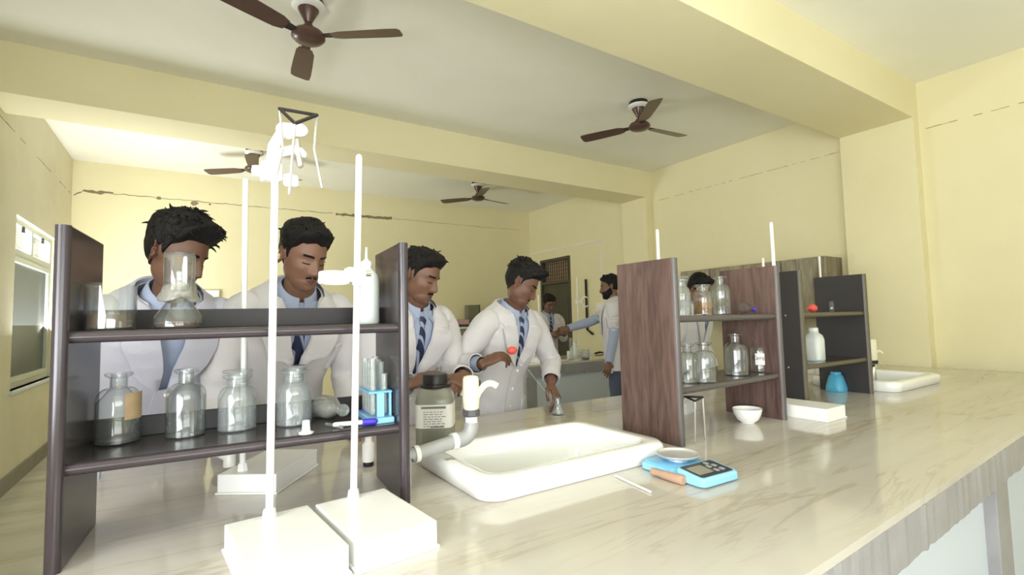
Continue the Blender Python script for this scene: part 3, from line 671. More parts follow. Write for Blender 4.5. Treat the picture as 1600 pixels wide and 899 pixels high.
# pen and white rod lying on the shelf
P = at_z(540, 664, ZL)
pn = empty('marker_pen', (P[0]+.01, 1.40, ZL+.0095), label='white marker with violet cap lying in front of the test tube rack', cat='pen')
MB().tube([(-.045, .012, 0), (.035, -.008, 0)], .0062, n=14, roundcap=True).build('barrel', M_plast, pn)
MB().tube([(.03, -.0068, 0), (.055, -.013, 0)], .0092, n=16, roundcap=True).build('cap', M_purp, pn)
gr = at_z(535, 678, ZL)
tag(MB().tube([(-.012, .04, 0), (.012, -.03, 0)], .005, n=10, roundcap=True).build('glass_rod', M_glassc, loc=(gr[0], 1.415, ZL+.0055)), 'short cloudy glass rod pointing forward on the lower shelf', 'rod')
bs = at_z(570, 640, ZL)
tag(MB().lathe([(0, -.02), (.011, -.018), (.013, 0), (.011, .014), (.005, .02), (.004, .04), (0, .042)], n=16, axis=(-1, .2, .0)).build('rubber_bulb', M_purp, loc=(bs[0]-.02, 1.545, ZL+.014)), 'small violet rubber bulb behind the second front rod', 'bulb')
# test tube rack
trk = empty('test_tube_rack', (.462, 1.475, ZL), R(-4), 'light blue plastic test tube rack at the right end of the lower shelf', 'rack')
MB().box(-.035, .035, -.09, .075, 0, .016).build('rack_base', M_blue, trk, smooth=False, bevel=.003)
tubes = [(-.016, .05), (-.016, .018), (-.016, -.014), (-.016, -.046), (.016, .05), (.016, .018), (.016, -.014), (.016, -.046)]
mb = MB(); mb.box(-.033, .033, -.072, .068, .082, .088); top = mb.build('rack_top', mat('blue_rack_top', lin(122, 196, 240), .35), trk, smooth=False, bevel=.0015)
for yy in (-.068, .064): MB().box(-.010, .010, yy-.005, yy+.005, .016, .082).build('post', M_blue, trk, smooth=False, bevel=.001)
for yy in (-.06, -.02, .02): MB().box(.026, .032, yy-.008, yy+.008, .016, .082).build('post', M_blue, trk, smooth=False, bevel=.001)
M_tube = thin_glass('test_tube_glass', tint=(.93, .95, .94), haze=.16, hazecol=(.85, .88, .86))
random.seed(9)
rt = Matrix.Rotation(R(-4), 3, 'Z')
for i, (tx, ty) in enumerate(tubes):
    h = random.choice([.155, .162, .15, .158]); 
    if i in (7,): h = .118
    wv = rt @ Vector((tx, ty, 0)); ang = ['rear', 'second from rear', 'third from rear', 'front']
    e = MB().lathe([(0, 0), (.005, .0015), (.0085, .006), (.0095, .012), (.0095, h-.003), (.0108, h), (.0085, h), (.0083, .012), (.004, .004), (0, .003)], n=20).build('test_tube', M_tube, loc=(.462+wv.x, 1.475+wv.y, ZL+.0165))
    tag(e, 'clear test tube in the blue rack, %s in its %s row' % (ang[i % 4], 'left' if tx < 0 else 'right'), 'test tube', 'test tubes in the blue rack')
# upper shelf: beaker, upturned flask, squeeze bottle
P = at_y(176, 512, 1.49); z = ZU
bk = empty('beaker', (P[0]-.003, 1.48, z), 0, 'large glass beaker with brown residue, left end of the upper shelf', 'beaker')
MB().lathe([(0, 0), (.045, 0), (.049, .004), (.049, .1), (.052, .106), (.051, .1075), (.047, .1), (.047, .006), (0, .003)], n=36).build('glass_body', M_glass, bk)
MB().lathe([(0, .004), (.0465, .006), (.0465, .036), (0, .038)], n=32).build('residue', mat('brown_residue', lin(92, 72, 50), .25), bk)
cf = empty('conical_flask', (at_y(279, 510, 1.49)[0], 1.485, ZU), 0, 'glass flask on the upper shelf with an upturned jar over its neck', 'flask')
MB().lathe([(0, 0), (.046, 0), (.053, .004), (.054, .014), (.05, .03), (.036, .052), (.024, .07), (.0225, .085), (.021, .085), (.022, .07), (.034, .052), (.048, .03), (.052, .014), (.045, .004), (0, .004)], n=36).build('glass_body', M_glass, cf)
MB().lathe([(0, .005), (.044, .005), (.05, .012), (.048, .016), (0, .017)], n=32).build('residue', mat('rust_residue', lin(92, 60, 48), .3), cf)
ug = empty('glass_jar', (at_y(279, 510, 1.49)[0], 1.485, ZU+.082), 0, 'clear jar turned upside down over the flask on the upper shelf', 'jar')
MB().lathe([(.033, .012), (.0335, .1), (.031, .106), (0, .107), (0, .105), (.03, .104), (.032, .099), (.0315, .012)], n=32).build('glass_body', M_glass, ug)
# crumpled plastic film round the neck
mb = MB(); n = 48; random.seed(2); rings = []
for j, (rr, zz) in enumerate([(.03, .03), (.034, .022), (.036, .012), (.038, .0), (.044, -.01), (.04, -.012), (.034, .0), (.031, .012)]):
    rings.append([((rr+.006*math.sin(7*a+j)*(.3+.1*j)+random.uniform(-.0015, .0015))*math.cos(a), (rr+.006*math.sin(5*a+j*2)*(.3+.1*j))*math.sin(a), zz+.006*math.sin(3*a+1.3*j)) for a in [2*PI*k/n for k in range(n)]])
mb.loft(rings, caps=False); mb.build('plastic_film', thin_glass('crumpled_film', tint=(.85, .84, .8), haze=.24, hazecol=(.62, .6, .54), rough=.2), ug)
P = at_y(573, 505, 1.50); wb = empty('wash_bottle', (P[0], 1.50, ZU), 0, 'milky white squeeze bottle at the right end of the upper shelf', 'bottle')
MB().lathe([(0, 0), (.034, 0), (.037, .004), (.037, .125), (.034, .145), (.026, .158), (.0165, .166), (.0155, .178), (0, .178)], n=32).build('bottle_body', M_hdpe, wb)
MB().lathe([(0, .172), (.017, .172), (.018, .176), (.017, .188), (.008, .192), (.004, .2), (.0028, .232), (0, .233)], n=24).build('nozzle_cap', M_hdpe, wb)

# middle rack bottles
GM = 'glass bottles on the brown rack'
def rb(px, yy, z, r, h, neck, lip, label, **k): P = at_y(px, 500, yy); return reagent_bottle(P[0], yy, z, r, h, neck, lip, label, GM, **k)
rb(1071, 1.37, ZL, .045, .16, .018, .03, 'clear glass bottle on the lower shelf, half hidden by the brown rack side')
rb(1097, 1.33, ZL, .046, .165, .02, .034, 'clear cone-shouldered glass bottle, second on the lower shelf of the brown rack')
rb(1147, 1.385, ZL, .052, .19, .018, .031, 'large clear glass bottle in the middle of the lower shelf of the brown rack')
e, lb = rb(1183, 1.40, ZL, .045, .165, .016, .03, 'glass bottle with white handwritten label on the lower shelf of the brown rack', sticker=(R(-172), R(-72), .035, .09, M_label))
aa = math.atan2(-1.4, -2.35)
def cyl(x, y, z):
    a = aa+.1+x/.0455; return (.0465*math.cos(a), .0465*math.sin(a), .068+y) if False else ((.0462+z)*math.cos(a), (.0462+z)*math.sin(a), .068+y)
text_mesh('Camph', .026, 'lettering', M_ink, lb, cyl, shear=.2)
rb(1065, 1.36, ZU, .04, .15, .024, .034, 'tall cloudy stoppered bottle, leftmost on the upper shelf of the brown rack', glass=M_glassc, stopper=True)
rb(1100, 1.40, ZU, .042, .135, .026, .038, 'bottle half full of amber liquid on the upper shelf of the brown rack', liquid=M_liqo, level=.062)
rb(1128, 1.40, ZU, .042, .175, .016, .03, 'clear slim-necked glass bottle right of the amber one')
P = at_y(1180, 484, 1.40); dr = empty('separating_funnel', (P[0]-.02, 1.40, ZU), 0, 'glass funnel tube with violet bulb lying on the upper shelf of the brown rack', 'funnel')
MB().lathe([(0, -.09), (.004, -.09), (.022, -.085), (.024, -.07), (.008, .0), (.004, .01), (.003, .1), (0, .1)], c=(0, 0, .025), n=20, axis=(1, .05, -.1)).build('glass_body', M_glass, dr)
MB().ellipsoid((.012, 0, .022), (.013, .012, .012)).build('rubber_bulb', M_purp, dr)
# porcelain bowl and tripod under the brown rack
P = at_y(1168, 648, 1.355)
tag(MB().lathe([(0, 0), (.028, 0), (.03, .004), (.046, .016), (.058, .04), (.063, .062), (.0635, .066), (.061, .066), (.055, .045), (.043, .02), (.025, .008), (0, .006)], n=40).build('porcelain_bowl', M_ceramic, loc=(P[0], P[1]+.0, ZB)), 'small white porcelain bowl under the brown rack', 'bowl')
a = at_z(1086, 692, ZB+.003); b = at_z(1102, 686, ZB+.003); c_ = (a[0]-.13, a[1]+.12, ZB+.003)
zt = ZB+.17
ta, tb, tc = np.array((a[0]+.005, a[1]+.01, zt)), np.array((b[0]-.012, b[1]+.01, zt)), np.array((c_[0]+.05, c_[1]-.03, zt))
ta = at_z(1086, 627, zt); tb = at_z(1098, 621, zt); tc = at_z(1070, 620, zt); tc[0] = max(tc[0], 1.615)
tripod((ta[0], ta[1], ZB), (ta, tb, tc), ([a], [(tb+b)/2+np.array((0.0, 0, 0)), b], [(1.612, tc[1]+.03, ZB+.003)]), 'thin wire tripod standing under the brown rack', lmat=M_wire)
# far rack items
P = at_y(1270, 487, 1.5); rbx = empty('pipette_bulb', (P[0], 1.5, ZU), 0, 'red rubber bulb on the upper shelf of the black rack', 'bulb')
MB().ellipsoid((0, 0, .024), (.026, .026, .024)).build('bulb', M_red, rbx); MB().lathe([(.006, 0), (.008, .0), (.008, .03), (.006, .03)], c=(-.02, .0, .024), axis=(-1, 0, 0), n=12).build('tube_end', M_red, rbx)
P = at_y(1300, 487, 1.5); tag(MB().lathe([(0, 0), (.012, 0), (.013, .003), (.013, .06), (.009, .066), (0, .067)], n=16).build('glass_vial', M_glass, loc=(P[0], 1.5, ZU)), 'small clear vial on the upper shelf of the black rack', 'vial')
P = at_y(1274, 563, 1.5); wj = empty('plastic_bottle', (P[0], 1.50, ZL), 0, 'milky plastic bottle with round cap on the lower shelf of the black rack', 'bottle')
MB().lathe([(0, 0), (.043, 0), (.047, .005), (.047, .12), (.04, .145), (.024, .16), (.022, .17), (0, .17)], n=32, sq=3.2).build('bottle_body', M_hdpe, wj)
MB().lathe([(0, .168), (.024, .168), (.025, .172), (.024, .188), (.02, .192), (0, .192)], n=28).build('cap', M_plast, wj)
P = at_z(1313, 612, ZB); bb = empty('blue_bottle', (P[0], P[1]+.02, ZB), 0, 'light blue plastic bottle standing under the black rack', 'bottle')
MB().lathe([(0, 0), (.052, 0), (.056, .006), (.054, .03), (.04, .085), (.034, .1), (0, .1)], n=32, sq=2.6).build('bottle_body', M_blue2, bb)
MB().lathe([(0, .098), (.03, .098), (.031, .101), (.03, .118), (.027, .121), (0, .121)], n=28).build('cap', M_blue2, bb)
P = at_z(1349, 612, ZB); cu = empty('metal_cap', (P[0], P[1], ZB), 0, 'small shiny metal cup on a white saucer at the foot of the black rack', 'cup')
MB().lathe([(0, .006), (.018, .006), (.02, .01), (.02, .042), (.022, .046), (.018, .046), (.0175, .012), (0, .011)], n=24).build('cup', M_steel, cu)
MB().lathe([(0, 0), (.03, 0), (.035, .004), (.034, .007), (0, .007)], n=28).build('saucer', M_plast, cu)
a = at_z(1287, 600, ZB); zt = ZB+.14
ta, tb, tc = np.array((a[0]-.03, a[1], zt)), np.array((a[0]+.05, a[1]-.03, zt)), np.array((a[0]+.03, a[1]+.06, zt))
tripod((a[0], a[1], ZB), (ta, tb, tc), ([ta+np.array((-.02, -.01, -.137))], [tb+np.array((.02, -.02, -.137))], [tc+np.array((.005, .02, -.137))]), 'thin wire tripod under the black rack behind the blue bottle')
a = at_z(1268, 606, ZB+.003)
# big grey chemical jar
P = at_z(676, 703, ZB)
jr = empty('chemical_jar', (.79, 1.775, ZB), R(-32), 'large grey chemical jar with black screw cap and paper label beside the dark brown rack', 'jar')
MB().lathe([(0, 0), (.066, 0), (.07, .005), (.07, .2), (.066, .222), (.055, .24), (.047, .248), (0, .248)], n=48, sq=5).build('jar_body', M_jar, jr)
MB().lathe([(0, .246), (.058, .246), (.06, .249), (.059, .258), (.0475, .26), (.0475, .292), (.045, .296), (0, .297)], n=40).build('screw_cap', M_cap, jr)
jl = MB().lathe([(.0705, .105), (.0712, .105), (.0712, .19), (.0705, .19)], n=48, sq=5, closed=True).build('jar_label', M_label, jr)
mb = MB()
def jt(x, zz, w, h): mb.box(x, x+w, -.0722, -.0714, zz, zz+h)
jt(-.042, .176, .09, .008); random.seed(4)
for k in range(7):
    zz = .163-.0085*k; x = -.035
    while x < .035: 
        ww = random.uniform(.006, .018); jt(x, zz, ww, .0022); x += ww+.004
jt(-.01, .108, .05, .003)
mb.build('printed_lines', mat('faded_print', lin(120, 118, 112), .8), jl, smooth=False)
P = at_z(575, 708, ZB); cx_ = at_y(577, 700, 1.75)
vb = empty('sample_bottle', (cx_[0], 1.76, ZB), 0, 'small bottle with white label and black foot seen under the dark brown rack', 'bottle')
MB().lathe([(0, .0), (.017, 0), (.018, .003), (.018, .016), (0, .016)], n=20).build('cap', M_cap, vb); MB().lathe([(0, .016), (.02, .016), (.021, .02), (.021, .075), (.012, .085), (.011, .1), (0, .1)], n=24).build('bottle_body', M_label, vb)
P = at_z(350, 722, ZB); zc_ = at_z(378, 735, ZB)
# pipe clamp lying behind the rack near the third stand
P = at_y(350, 716, 1.86)
rk = empty('rod_clamp', (P[0], 1.9, ZB), 0, 'white clamp resting on the stand base behind the dark brown rack', 'clamp')
rk.location = (.10, 1.83, ZB+.057)
MB().tube([(-.09, .02, .05), (-.02, .0, .045), (.0, 0, .03)], [.014, .012, .012], n=12, roundcap=True).build('clamp_arm', M_white, rk); MB().lathe([(0, 0), (.018, 0), (.018, .05), (.014, .055), (0, .056)], c=(.01, 0, 0), n=20).build('boss_head', M_white, rk)

# ---------------------------------------------------------------- scale, pestle, spatula
PR, PF, PL = at_z(1161, 752, ZB), at_z(1100, 767, ZB), at_z(1006, 735, ZB)
ang = math.degrees(math.atan2(PL[1]-PF[1], PL[0]-PF[0]))  # long axis: front to back left
bl = empty('digital_scale', (1.235, 1.035, ZB), R(0), 'light blue digital weighing scale with steel pan in front of the brown rack', 'scale')
u = Vector((PL[0]-PF[0], PL[1]-PF[1], 0)); Ln = u.length; u.normalize(); v = Vector((u.y, -u.x, 0))   # v: across, to the right
if v.x < 0: v = -v
org = Vector((PF[0], PF[1], 0))-Vector((1.235, 1.035, 0))
def sc(a, b, z): p = org+u*a+v*b; return (p.x, p.y, z)   # a along the long side from the display end, b across
W_ = .165; LN = .25
def slab(a0, a1, b0, b1, r, zs):
    """rounded slab; zs list of (inset, z) or callable z(a)"""
    out = []
    for ins, z in zs:
        out.append([sc(a, b, z(a) if callable(z) else z) for a, b in rrect(a0+ins, a1-ins, b0+ins, b1-ins, r, 5)])
    return MB().loft(out)
top = lambda a: .026 if a > .11 else .026
slab(.0, LN, 0, W_, .018, [(.003, .003), (0, .006), (0, .02), (.004, .024)]).build('housing', M_blue, bl)
zt = lambda a: .024+.016*min(1, max(0, a/.1))
slab(.002, .105, .002, W_-.002, .012, [(0, .02), (0, lambda a: .022+.012*a/.1), (.004, lambda a: .027+.012*a/.1)]).build('display_housing', M_blue, bl)
zs_ = lambda d: (lambda a: .0272+d+.012*a/.1)
kp = slab(.012, .097, .012, W_-.012, .008, [(0, zs_(-.002)), (0, zs_(.0008))]).build('keypad', M_kpad, bl, smooth=False)
slab(.03, .08, .022, .085, .003, [(0, zs_(0)), (0, zs_(.0016))]).build('display_screen', M_lcd, kp, smooth=False)
for a_, b_ in ((.035, .103), (.035, .127), (.062, .103), (.062, .127), (.082, .115)):
    slab(a_-.009, a_+.009, b_-.008, b_+.008, .006, [(0, zs_(0)), (0, zs_(.0018)), (.002, zs_(.0026))]).build('key', M_key, kp)
slab(.115, LN-.006, .008, W_-.008, .014, [(0, .022), (0, .03), (.004, .032)]).build('deck', mat('pale_blue_deck', lin(120, 186, 226), .3), bl)
pc = sc(.172, W_/2+.01, 0)
MB().lathe([(0, .031), (.03, .031), (.03, .04), (.05, .042), (.063, .046), (.067, .052), (.066, .0535), (.061, .048), (.05, .046), (0, .045)], c=pc, n=48).build('weighing_pan', mat('polished_pan', lin(226, 226, 226), .28, .55), bl)
M_steel.node_tree.nodes['Principled BSDF'].inputs['Roughness'].default_value = .34
for a_ in (.03, LN-.03):
    for b_ in (.025, W_-.025): MB().lathe([(0, 0), (.009, 0), (.009, .004), (0, .004)], c=sc(a_, b_, 0), n=12).build('foot', M_iron, bl)
p0, p1 = at_z(1016, 742, ZB), at_z(1065, 757, ZB)
ps = MB(); dd = Vector((p1[0]-p0[0], p1[1]-p0[1], 0)); Lp = dd.length
po = ps.lathe([(0, 0), (.009, .002), (.0115, .01), (.0105, .02), (.0095, .03), (.012, .05), (.0135, Lp*.75), (.0135, Lp+.0), (.012, Lp+.004), (0, Lp+.004)], n=24, axis=dd).build('wooden_handle', M_cork, loc=(p0[0]-.004, p0[1]-.008, ZB+.0137))
tag(po, 'short turned wooden handle lying against the front of the blue scale', 'wooden handle')
p0, p1 = at_z(962, 746, ZB), at_z(1016, 771, ZB)
tag(MB().tube([(p0[0], p0[1], ZB+.004), (p1[0], p1[1], ZB+.004)], .0045, n=10, ell=(1, .7), roundcap=True).build('stirring_rod', M_plast), 'thin white stirring rod lying on the marble between sink and scale', 'rod')

# ---------------------------------------------------------------- background furniture
cb = empty('wall_cabinet', (XR, 3.1, 1.2), label='striped grey wood-grain wall cabinet behind the racks', cat='cabinet')
MB().box(-.35, 0, -.76, .9, 0, .6).build('cabinet_body', M_gwood, cb, smooth=False, bevel=.003)
for k in range(4):
    a = -.755+k*.4145; dd_ = MB().box(-.368, -.35, a, a+.405, .01, .585).build('cabinet_door', M_gwood, cb, smooth=False, bevel=.002)
    MB().box(-.38, -.368, a+.02, a+.032, .05, .15).build('handle', M_steel, dd_, smooth=False)
bw = empty('grey_box', (4.13, YB-.02, 1.22), label='grey flat box fixed on the far wall between the third and fourth students', cat='box')
MB().box(-.12, .1, -.12, 0, 0, .3).build('box_body', mat('grey_paint', lin(122, 122, 104), .5), bw, smooth=False, bevel=.004); MB().box(.1, .115, -.125, 0, -.005, .305).build('side_plate', M_doorf, bw, smooth=False)
sf = empty('wall_shelf', (3.75, YB-.22, 1.19), label='dark edged shelf on the far wall holding a red and white pack', cat='shelf')
MB().box(-.3, .4, 0, .2, -.03, 0).build('shelf_board', M_lam, sf, smooth=False); MB().box(-.2, -.18, .0, .2, -.12, -.03).build('bracket', M_iron, sf, smooth=False); MB().box(.3, .32, .0, .2, -.12, -.03).build('bracket', M_iron, sf, smooth=False)
rp = MB().box(-.17, .17, -.07, .07, 0, .085).build('paper_pack', mat('pink_pack', lin(206, 170, 166), .6, var=.25, vscale=14), loc=(3.83, YB-.12, 1.19), smooth=False, bevel=.003); tag(rp, 'pinkish pack lying on the dark edged wall shelf', 'pack')
eq = empty('lab_instrument', (3.8, 7.55, .95), label='white instrument with grey screen on the counter at the far wall', cat='instrument')
MB().box(-.2, .2, -.12, .12, 0, .06).box(-.2, -.17, -.12, .12, .06, .17).box(-.2, .2, -.12, .12, .17, .2).build('casing', M_plast, eq, smooth=False, bevel=.005); MB().box(-.165, .19, -.1, .1, .062, .168).build('screen', M_lcd, eq, smooth=False)
wbx = at_y(325, 463, YB-.03)
tag(MB().box(-.13, .13, -.04, 0, -.08, .08).build('wall_socket', M_plast, loc=(wbx[0], YB, wbx[2]), smooth=False, bevel=.006), 'white box on the far wall behind the first student', 'box')
P = at_y(366, 484, 6.6)
tag(MB().lathe([(0, -.12), (.03, -.1), (.09, -.03), (.11, .0), (.1, .03), (.04, .05), (0, .052)], n=24).build('black_basin', M_iron, loc=(P[0], 6.6, P[2])), 'dark round object behind the shoulder of the first student', 'basin')
# stool that carries it
st = empty('tall_stool', (P[0], 6.6, 0), label='tall stool by the far wall under the dark round object', cat='stool')
MB().lathe([(0, 0), (.16, 0), (.165, .01), (.165, .03), (.16, .035), (0, .035)], c=(0, 0, P[2]-.155), n=28).build('seat', M_lam, st)
for k in range(4):
    a = PI/4+k*PI/2; MB().tube([(.11*math.cos(a), .11*math.sin(a), P[2]-.155), (.18*math.cos(a), .18*math.sin(a), 0.0)], .012, n=8).build('leg', M_iron, st)

# things on the far bench
def on_far(px, py): q = at_z(px, py, ZB); return q
GF = 'glassware on the far bench'
q = on_far(869, 569); db = empty('reagent_bottle', (q[0], q[1]+.03, ZB), 0, 'small square bottle with black cap and white label on the far bench', 'bottle', GF)
MB().lathe([(0, 0), (.04, 0), (.043, .004), (.043, .1), (.03, .118), (.024, .122), (0, .122)], n=32, sq=4).build('bottle_body', M_glassc, db); MB().box(-.035, .035, -.046, -.044, .015, .085).build('label', M_label, db, smooth=False); MB().lathe([(0, .12), (.028, .12), (.028, .155), (.025, .158), (0, .158)], n=24).build('cap', M_cap, db)
q = on_far(873, 556); fb = empty('plastic_bottle', (q[0], 4.86, ZB), 0, 'round-shouldered white flask bottle behind the black capped bottle on the far bench', 'bottle', GF)
MB().lathe([(0, 0), (.065, 0), (.07, .006), (.07, .07), (.05, .12), (.025, .15), (.022, .19), (0, .19)], n=32).build('bottle_body', M_hdpe, fb)
q = on_far(893, 562); gc = empty('measuring_cylinder', (q[0], q[1], ZB), 0, 'tall clear measuring cylinder on the far bench', 'cylinder', GF)
MB().lathe([(0, 0), (.04, 0), (.04, .006), (.02, .012), (.023, .02), (.023, .25), (.027, .255), (.021, .255), (.021, .02), (0, .018)], n=24).build('glass_body', M_glassc, gc)
q = on_far(915, 562); bq = empty('beaker', (q[0], q[1]-.0, ZB), 0, 'beaker of dark sediment at the hand of the bearded person', 'beaker', GF)
MB().lathe([(0, 0), (.042, 0), (.045, .004), (.045, .11), (.048, .116), (.043, .11), (.043, .006), (0, .004)], n=28).build('glass_body', M_glassc, bq); MB().lathe([(0, .005), (.042, .006), (.042, .022), (0, .024)], n=24).build('liquid', M_dark, bq)
q = on_far(872, 566); ppr = MB().box(-.13, .13, -.08, .08, 0, .012).build('paper_pad', M_label, loc=(q[0]+.06, 4.52, ZB), smooth=False, bevel=.004); ppr.rotation_euler = (0, 0, .3); tag(ppr, 'white paper pad lying near the edge of the far bench', 'paper')
q = on_far(925, 549); tag(MB().tube([(-.08, 0, 0), (.0, .0, .01), (.08, .02, 0)], [.012, .014, .01], n=10, roundcap=True).build('test_tube_holder', M_iron, loc=(4.62, 5.0, ZB+.0125)), 'small black holder lying at the back of the far bench', 'holder')

# ---------------------------------------------------------------- people
def sstep(a, b, x): t = np.clip((x-a)/(b-a), 0, 1); return t*t*(3-2*t)
def ell_t(D, c, r):
    c = np.array(c); r = np.array(r); d = D/r; o = -c/r
    A = (d*d).sum(1); B = (d*o).sum(1); Cc = (o*o).sum()-1; disc = B*B-A*Cc
    return np.where(disc > 0, (-B+np.sqrt(np.maximum(disc, 0)))/A, 0).clip(0)
def g(x, s): return np.exp(-(x/s)**2)
def head_base(D):
    t = [ell_t(D, (0, .012, .028), (.074, .094, .086)), ell_t(D, (0, -.022, -.03), (.062, .066, .08)), ell_t(D, (0, -.04, -.078), (.043, .046, .036)), ell_t(D, (0, -.0, -.045), (.06, .05, .055))]
    k = 13; s = sum(np.maximum(q, 1e-6)**k for q in t); return s**(1/k)
def head_P(D, nose=1.0):
    Rr = head_base(D); P = D*Rr[:, None]; x, y, z = P[:, 0], P[:, 1], P[:, 2]; fr = sstep(.15, .55, -D[:, 1]); ax = np.abs(x)
    d = np.zeros(len(D))
    d += .0045*g(z-.026, .011)*g(ax-.026, .022)          # brow ridge
    d += -.009*g(z-.006, .013)*g(ax-.03, .016)           # sockets
    d += .0065*g(z-.004, .010)*g(ax-.031, .0125)         # closed eyelids
    d += -.0018*g(z+.0025, .0018)*g(ax-.031, .014)       # lid line
    d += .004*g(z+.022, .018)*g(ax-.047, .018)           # cheekbones
    d += -.003*g(z+.05, .018)*g(ax-.045, .014)
    d += .004*g(z+.06, .016)*g(x, .03)                   # mouth mound
    d += .0045*g(z+.0605, .0042)*g(x, .019)              # upper lip
    d += .0055*g(z+.0705, .0048)*g(x, .017)              # lower lip
    d += -.0035*g(z+.0655, .0018)*g(x, .022)             # mouth line
    d += -.0035*g(z+.081, .006)*g(x, .02)
    d += .006*g(z+.1, .013)*g(x, .018)                   # chin
    P = P+D*(d*fr)[:, None]
    # nose: forward
    t = sstep(.02, -.034, z); un = 1-sstep(-.036, -.047, z); wd = .0075+.0065*t
    nz = (.005+.0185*t)*un*g(x, wd)*sstep(.034, .012, z)
    nz += .0075*g(z+.037, .0085)*g(ax-.0135, .0062)
    P[:, 1] -= nz*fr*nose
    return P
def sph(nu, nv, a0=-PI, a1=PI, e0=-PI/2, e1=PI/2):
    A, E_ = np.meshgrid(np.linspace(a0, a1, nu), np.linspace(e0, e1, nv)); A = A.ravel(); E_ = E_.ravel()
    # azimuth 0 = front (-y), positive = wearer's left (+x)
    return np.stack([np.cos(E_)*np.sin(A), -np.cos(E_)*np.cos(A), np.sin(E_)], 1), A, E_
def grid_faces(nu, nv): return [(j*nu+i, j*nu+i+1, (j+1)*nu+i+1, (j+1)*nu+i) for j in range(nv-1) for i in range(nu-1)]
def rnd_noise(seed):
    rs = np.random.RandomState(seed); K = rs.normal(size=(26, 3)); K /= np.linalg.norm(K, axis=1)[:, None]; fq = rs.uniform(.6, 1.6, 26); ph = rs.uniform(0, 6.28, 26)
    def f(P, sc):
        return sum(np.sin((P @ K[i])*sc*fq[i]+ph[i]) for i in range(26))/5.0
    return f
def head_patch(name, m, parent, Mh, a0, a1, e0, e1, maskf, off, nu=70, nv=50, sunk=.003, hs=1, noisef=None):
    D, A, E_ = sph(nu, nv, a0, a1, e0, e1); P = head_P(D); mk = maskf(P, A, E_)
    o = -sunk+mk*(off+sunk)
    if noisef is not None: o = o+mk*noisef(P)
    V = P+D*o[:, None]
    back = P+D*(-sunk-.004)
    n = len(V); vs = np.concatenate([V, back]); vs = [Mh @ Vector(v*hs) for v in vs]
    fs = grid_faces(nu, nv); bf = [tuple(n+i for i in f[::-1]) for f in fs]
    bd = [j*nu for j in range(nv)], 
    ring = [i for i in range(nu)]+[j*nu+nu-1 for j in range(1, nv)]+[(nv-1)*nu+i for i in range(nu-2, -1, -1)]+[j*nu for j in range(nv-2, 0, -1)]
    side = [(ring[k], n+ring[k], n+ring[(k+1) % len(ring)], ring[(k+1) % len(ring)]) for k in range(len(ring))]
    mb = MB(); mb.add(vs, fs+bf+side); return mb.build(name, m, parent, angle=80)
HT = {  # hairline elevation by |azimuth| in degrees -> z on the head
    'az': [0, 25, 45, 60, 72, 84, 92, 110, 140, 180], 'z': [.070, .068, .060, .046, .030, -.012, .028, -.028, -.062, -.072]}
def make_hair(parent, Mh, hs, seed, top=.028, side=.008, front=.02, lift=.012, curl=1.0, tufts=160, side_bias=0, tl=.03):
    nz = rnd_noise(seed); rs = np.random.RandomState(seed); nu, nv = 150, 90
    D, A, E_ = sph(nu, nv); P = head_P(D, 0)*1.0; z = P[:, 2]; azd = np.degrees(np.abs(A)); zl = np.interp(azd, HT['az'], HT['z'])+.003*nz(P, 120)
    mk = sstep(-.004, .012, z-zl)
    upw = sstep(.02, .09, z); fw = sstep(.0, .9, -D[:, 1])
    th = side+(top-side)*upw + front*fw*upw*sstep(.05, .075, z) + side_bias*D[:, 0]*upw
    nn = nz(P, 60*curl)*.0045 + nz(P, 150*curl)*.0032+ nz(P, 320)*.0012
    o = -.006+mk*(th+.006+nn*(.25+.9*upw))
    V = P+D*o[:, None]; V[:, 1] -= (front*.55*fw*upw*mk)
    V[:, 2] += lift*upw*fw*mk*.5
    mb = MB(); mb.add([Mh @ Vector(v*hs) for v in V], grid_faces(nu, nv))
    # tufts and curls standing out of the cap
    idx = np.where((mk > .9) & (upw > .25))[0]
    for i in rs.choice(idx, tufts):
        p = V[i]-D[i]*.006; d = D[i]*.28+np.array([rs.uniform(-.6, .6)+side_bias*20, -.5*front*20*max(0, -D[i][1])*.6+rs.uniform(-.6, .5), rs.uniform(-.3, .2)]); d /= np.linalg.norm(d)
        L = tl*rs.uniform(.5, 1.1); bend = np.array([rs.uniform(-1, 1), rs.uniform(-1, .6), rs.uniform(-.8, .4)])*.5*curl-D[i]*.25
        pts = [p+d*L*t+bend*L*t*t for t in (0, .35, .7, 1)]
        r0 = rs.uniform(.0025, .0055)
        mb.tube([Mh @ Vector(q*hs) for q in pts], [r0*hs, r0*.9*hs, r0*.6*hs, .0006], n=5)
    return mb.build('hair', M_hair, parent, merge=False, angle=60)

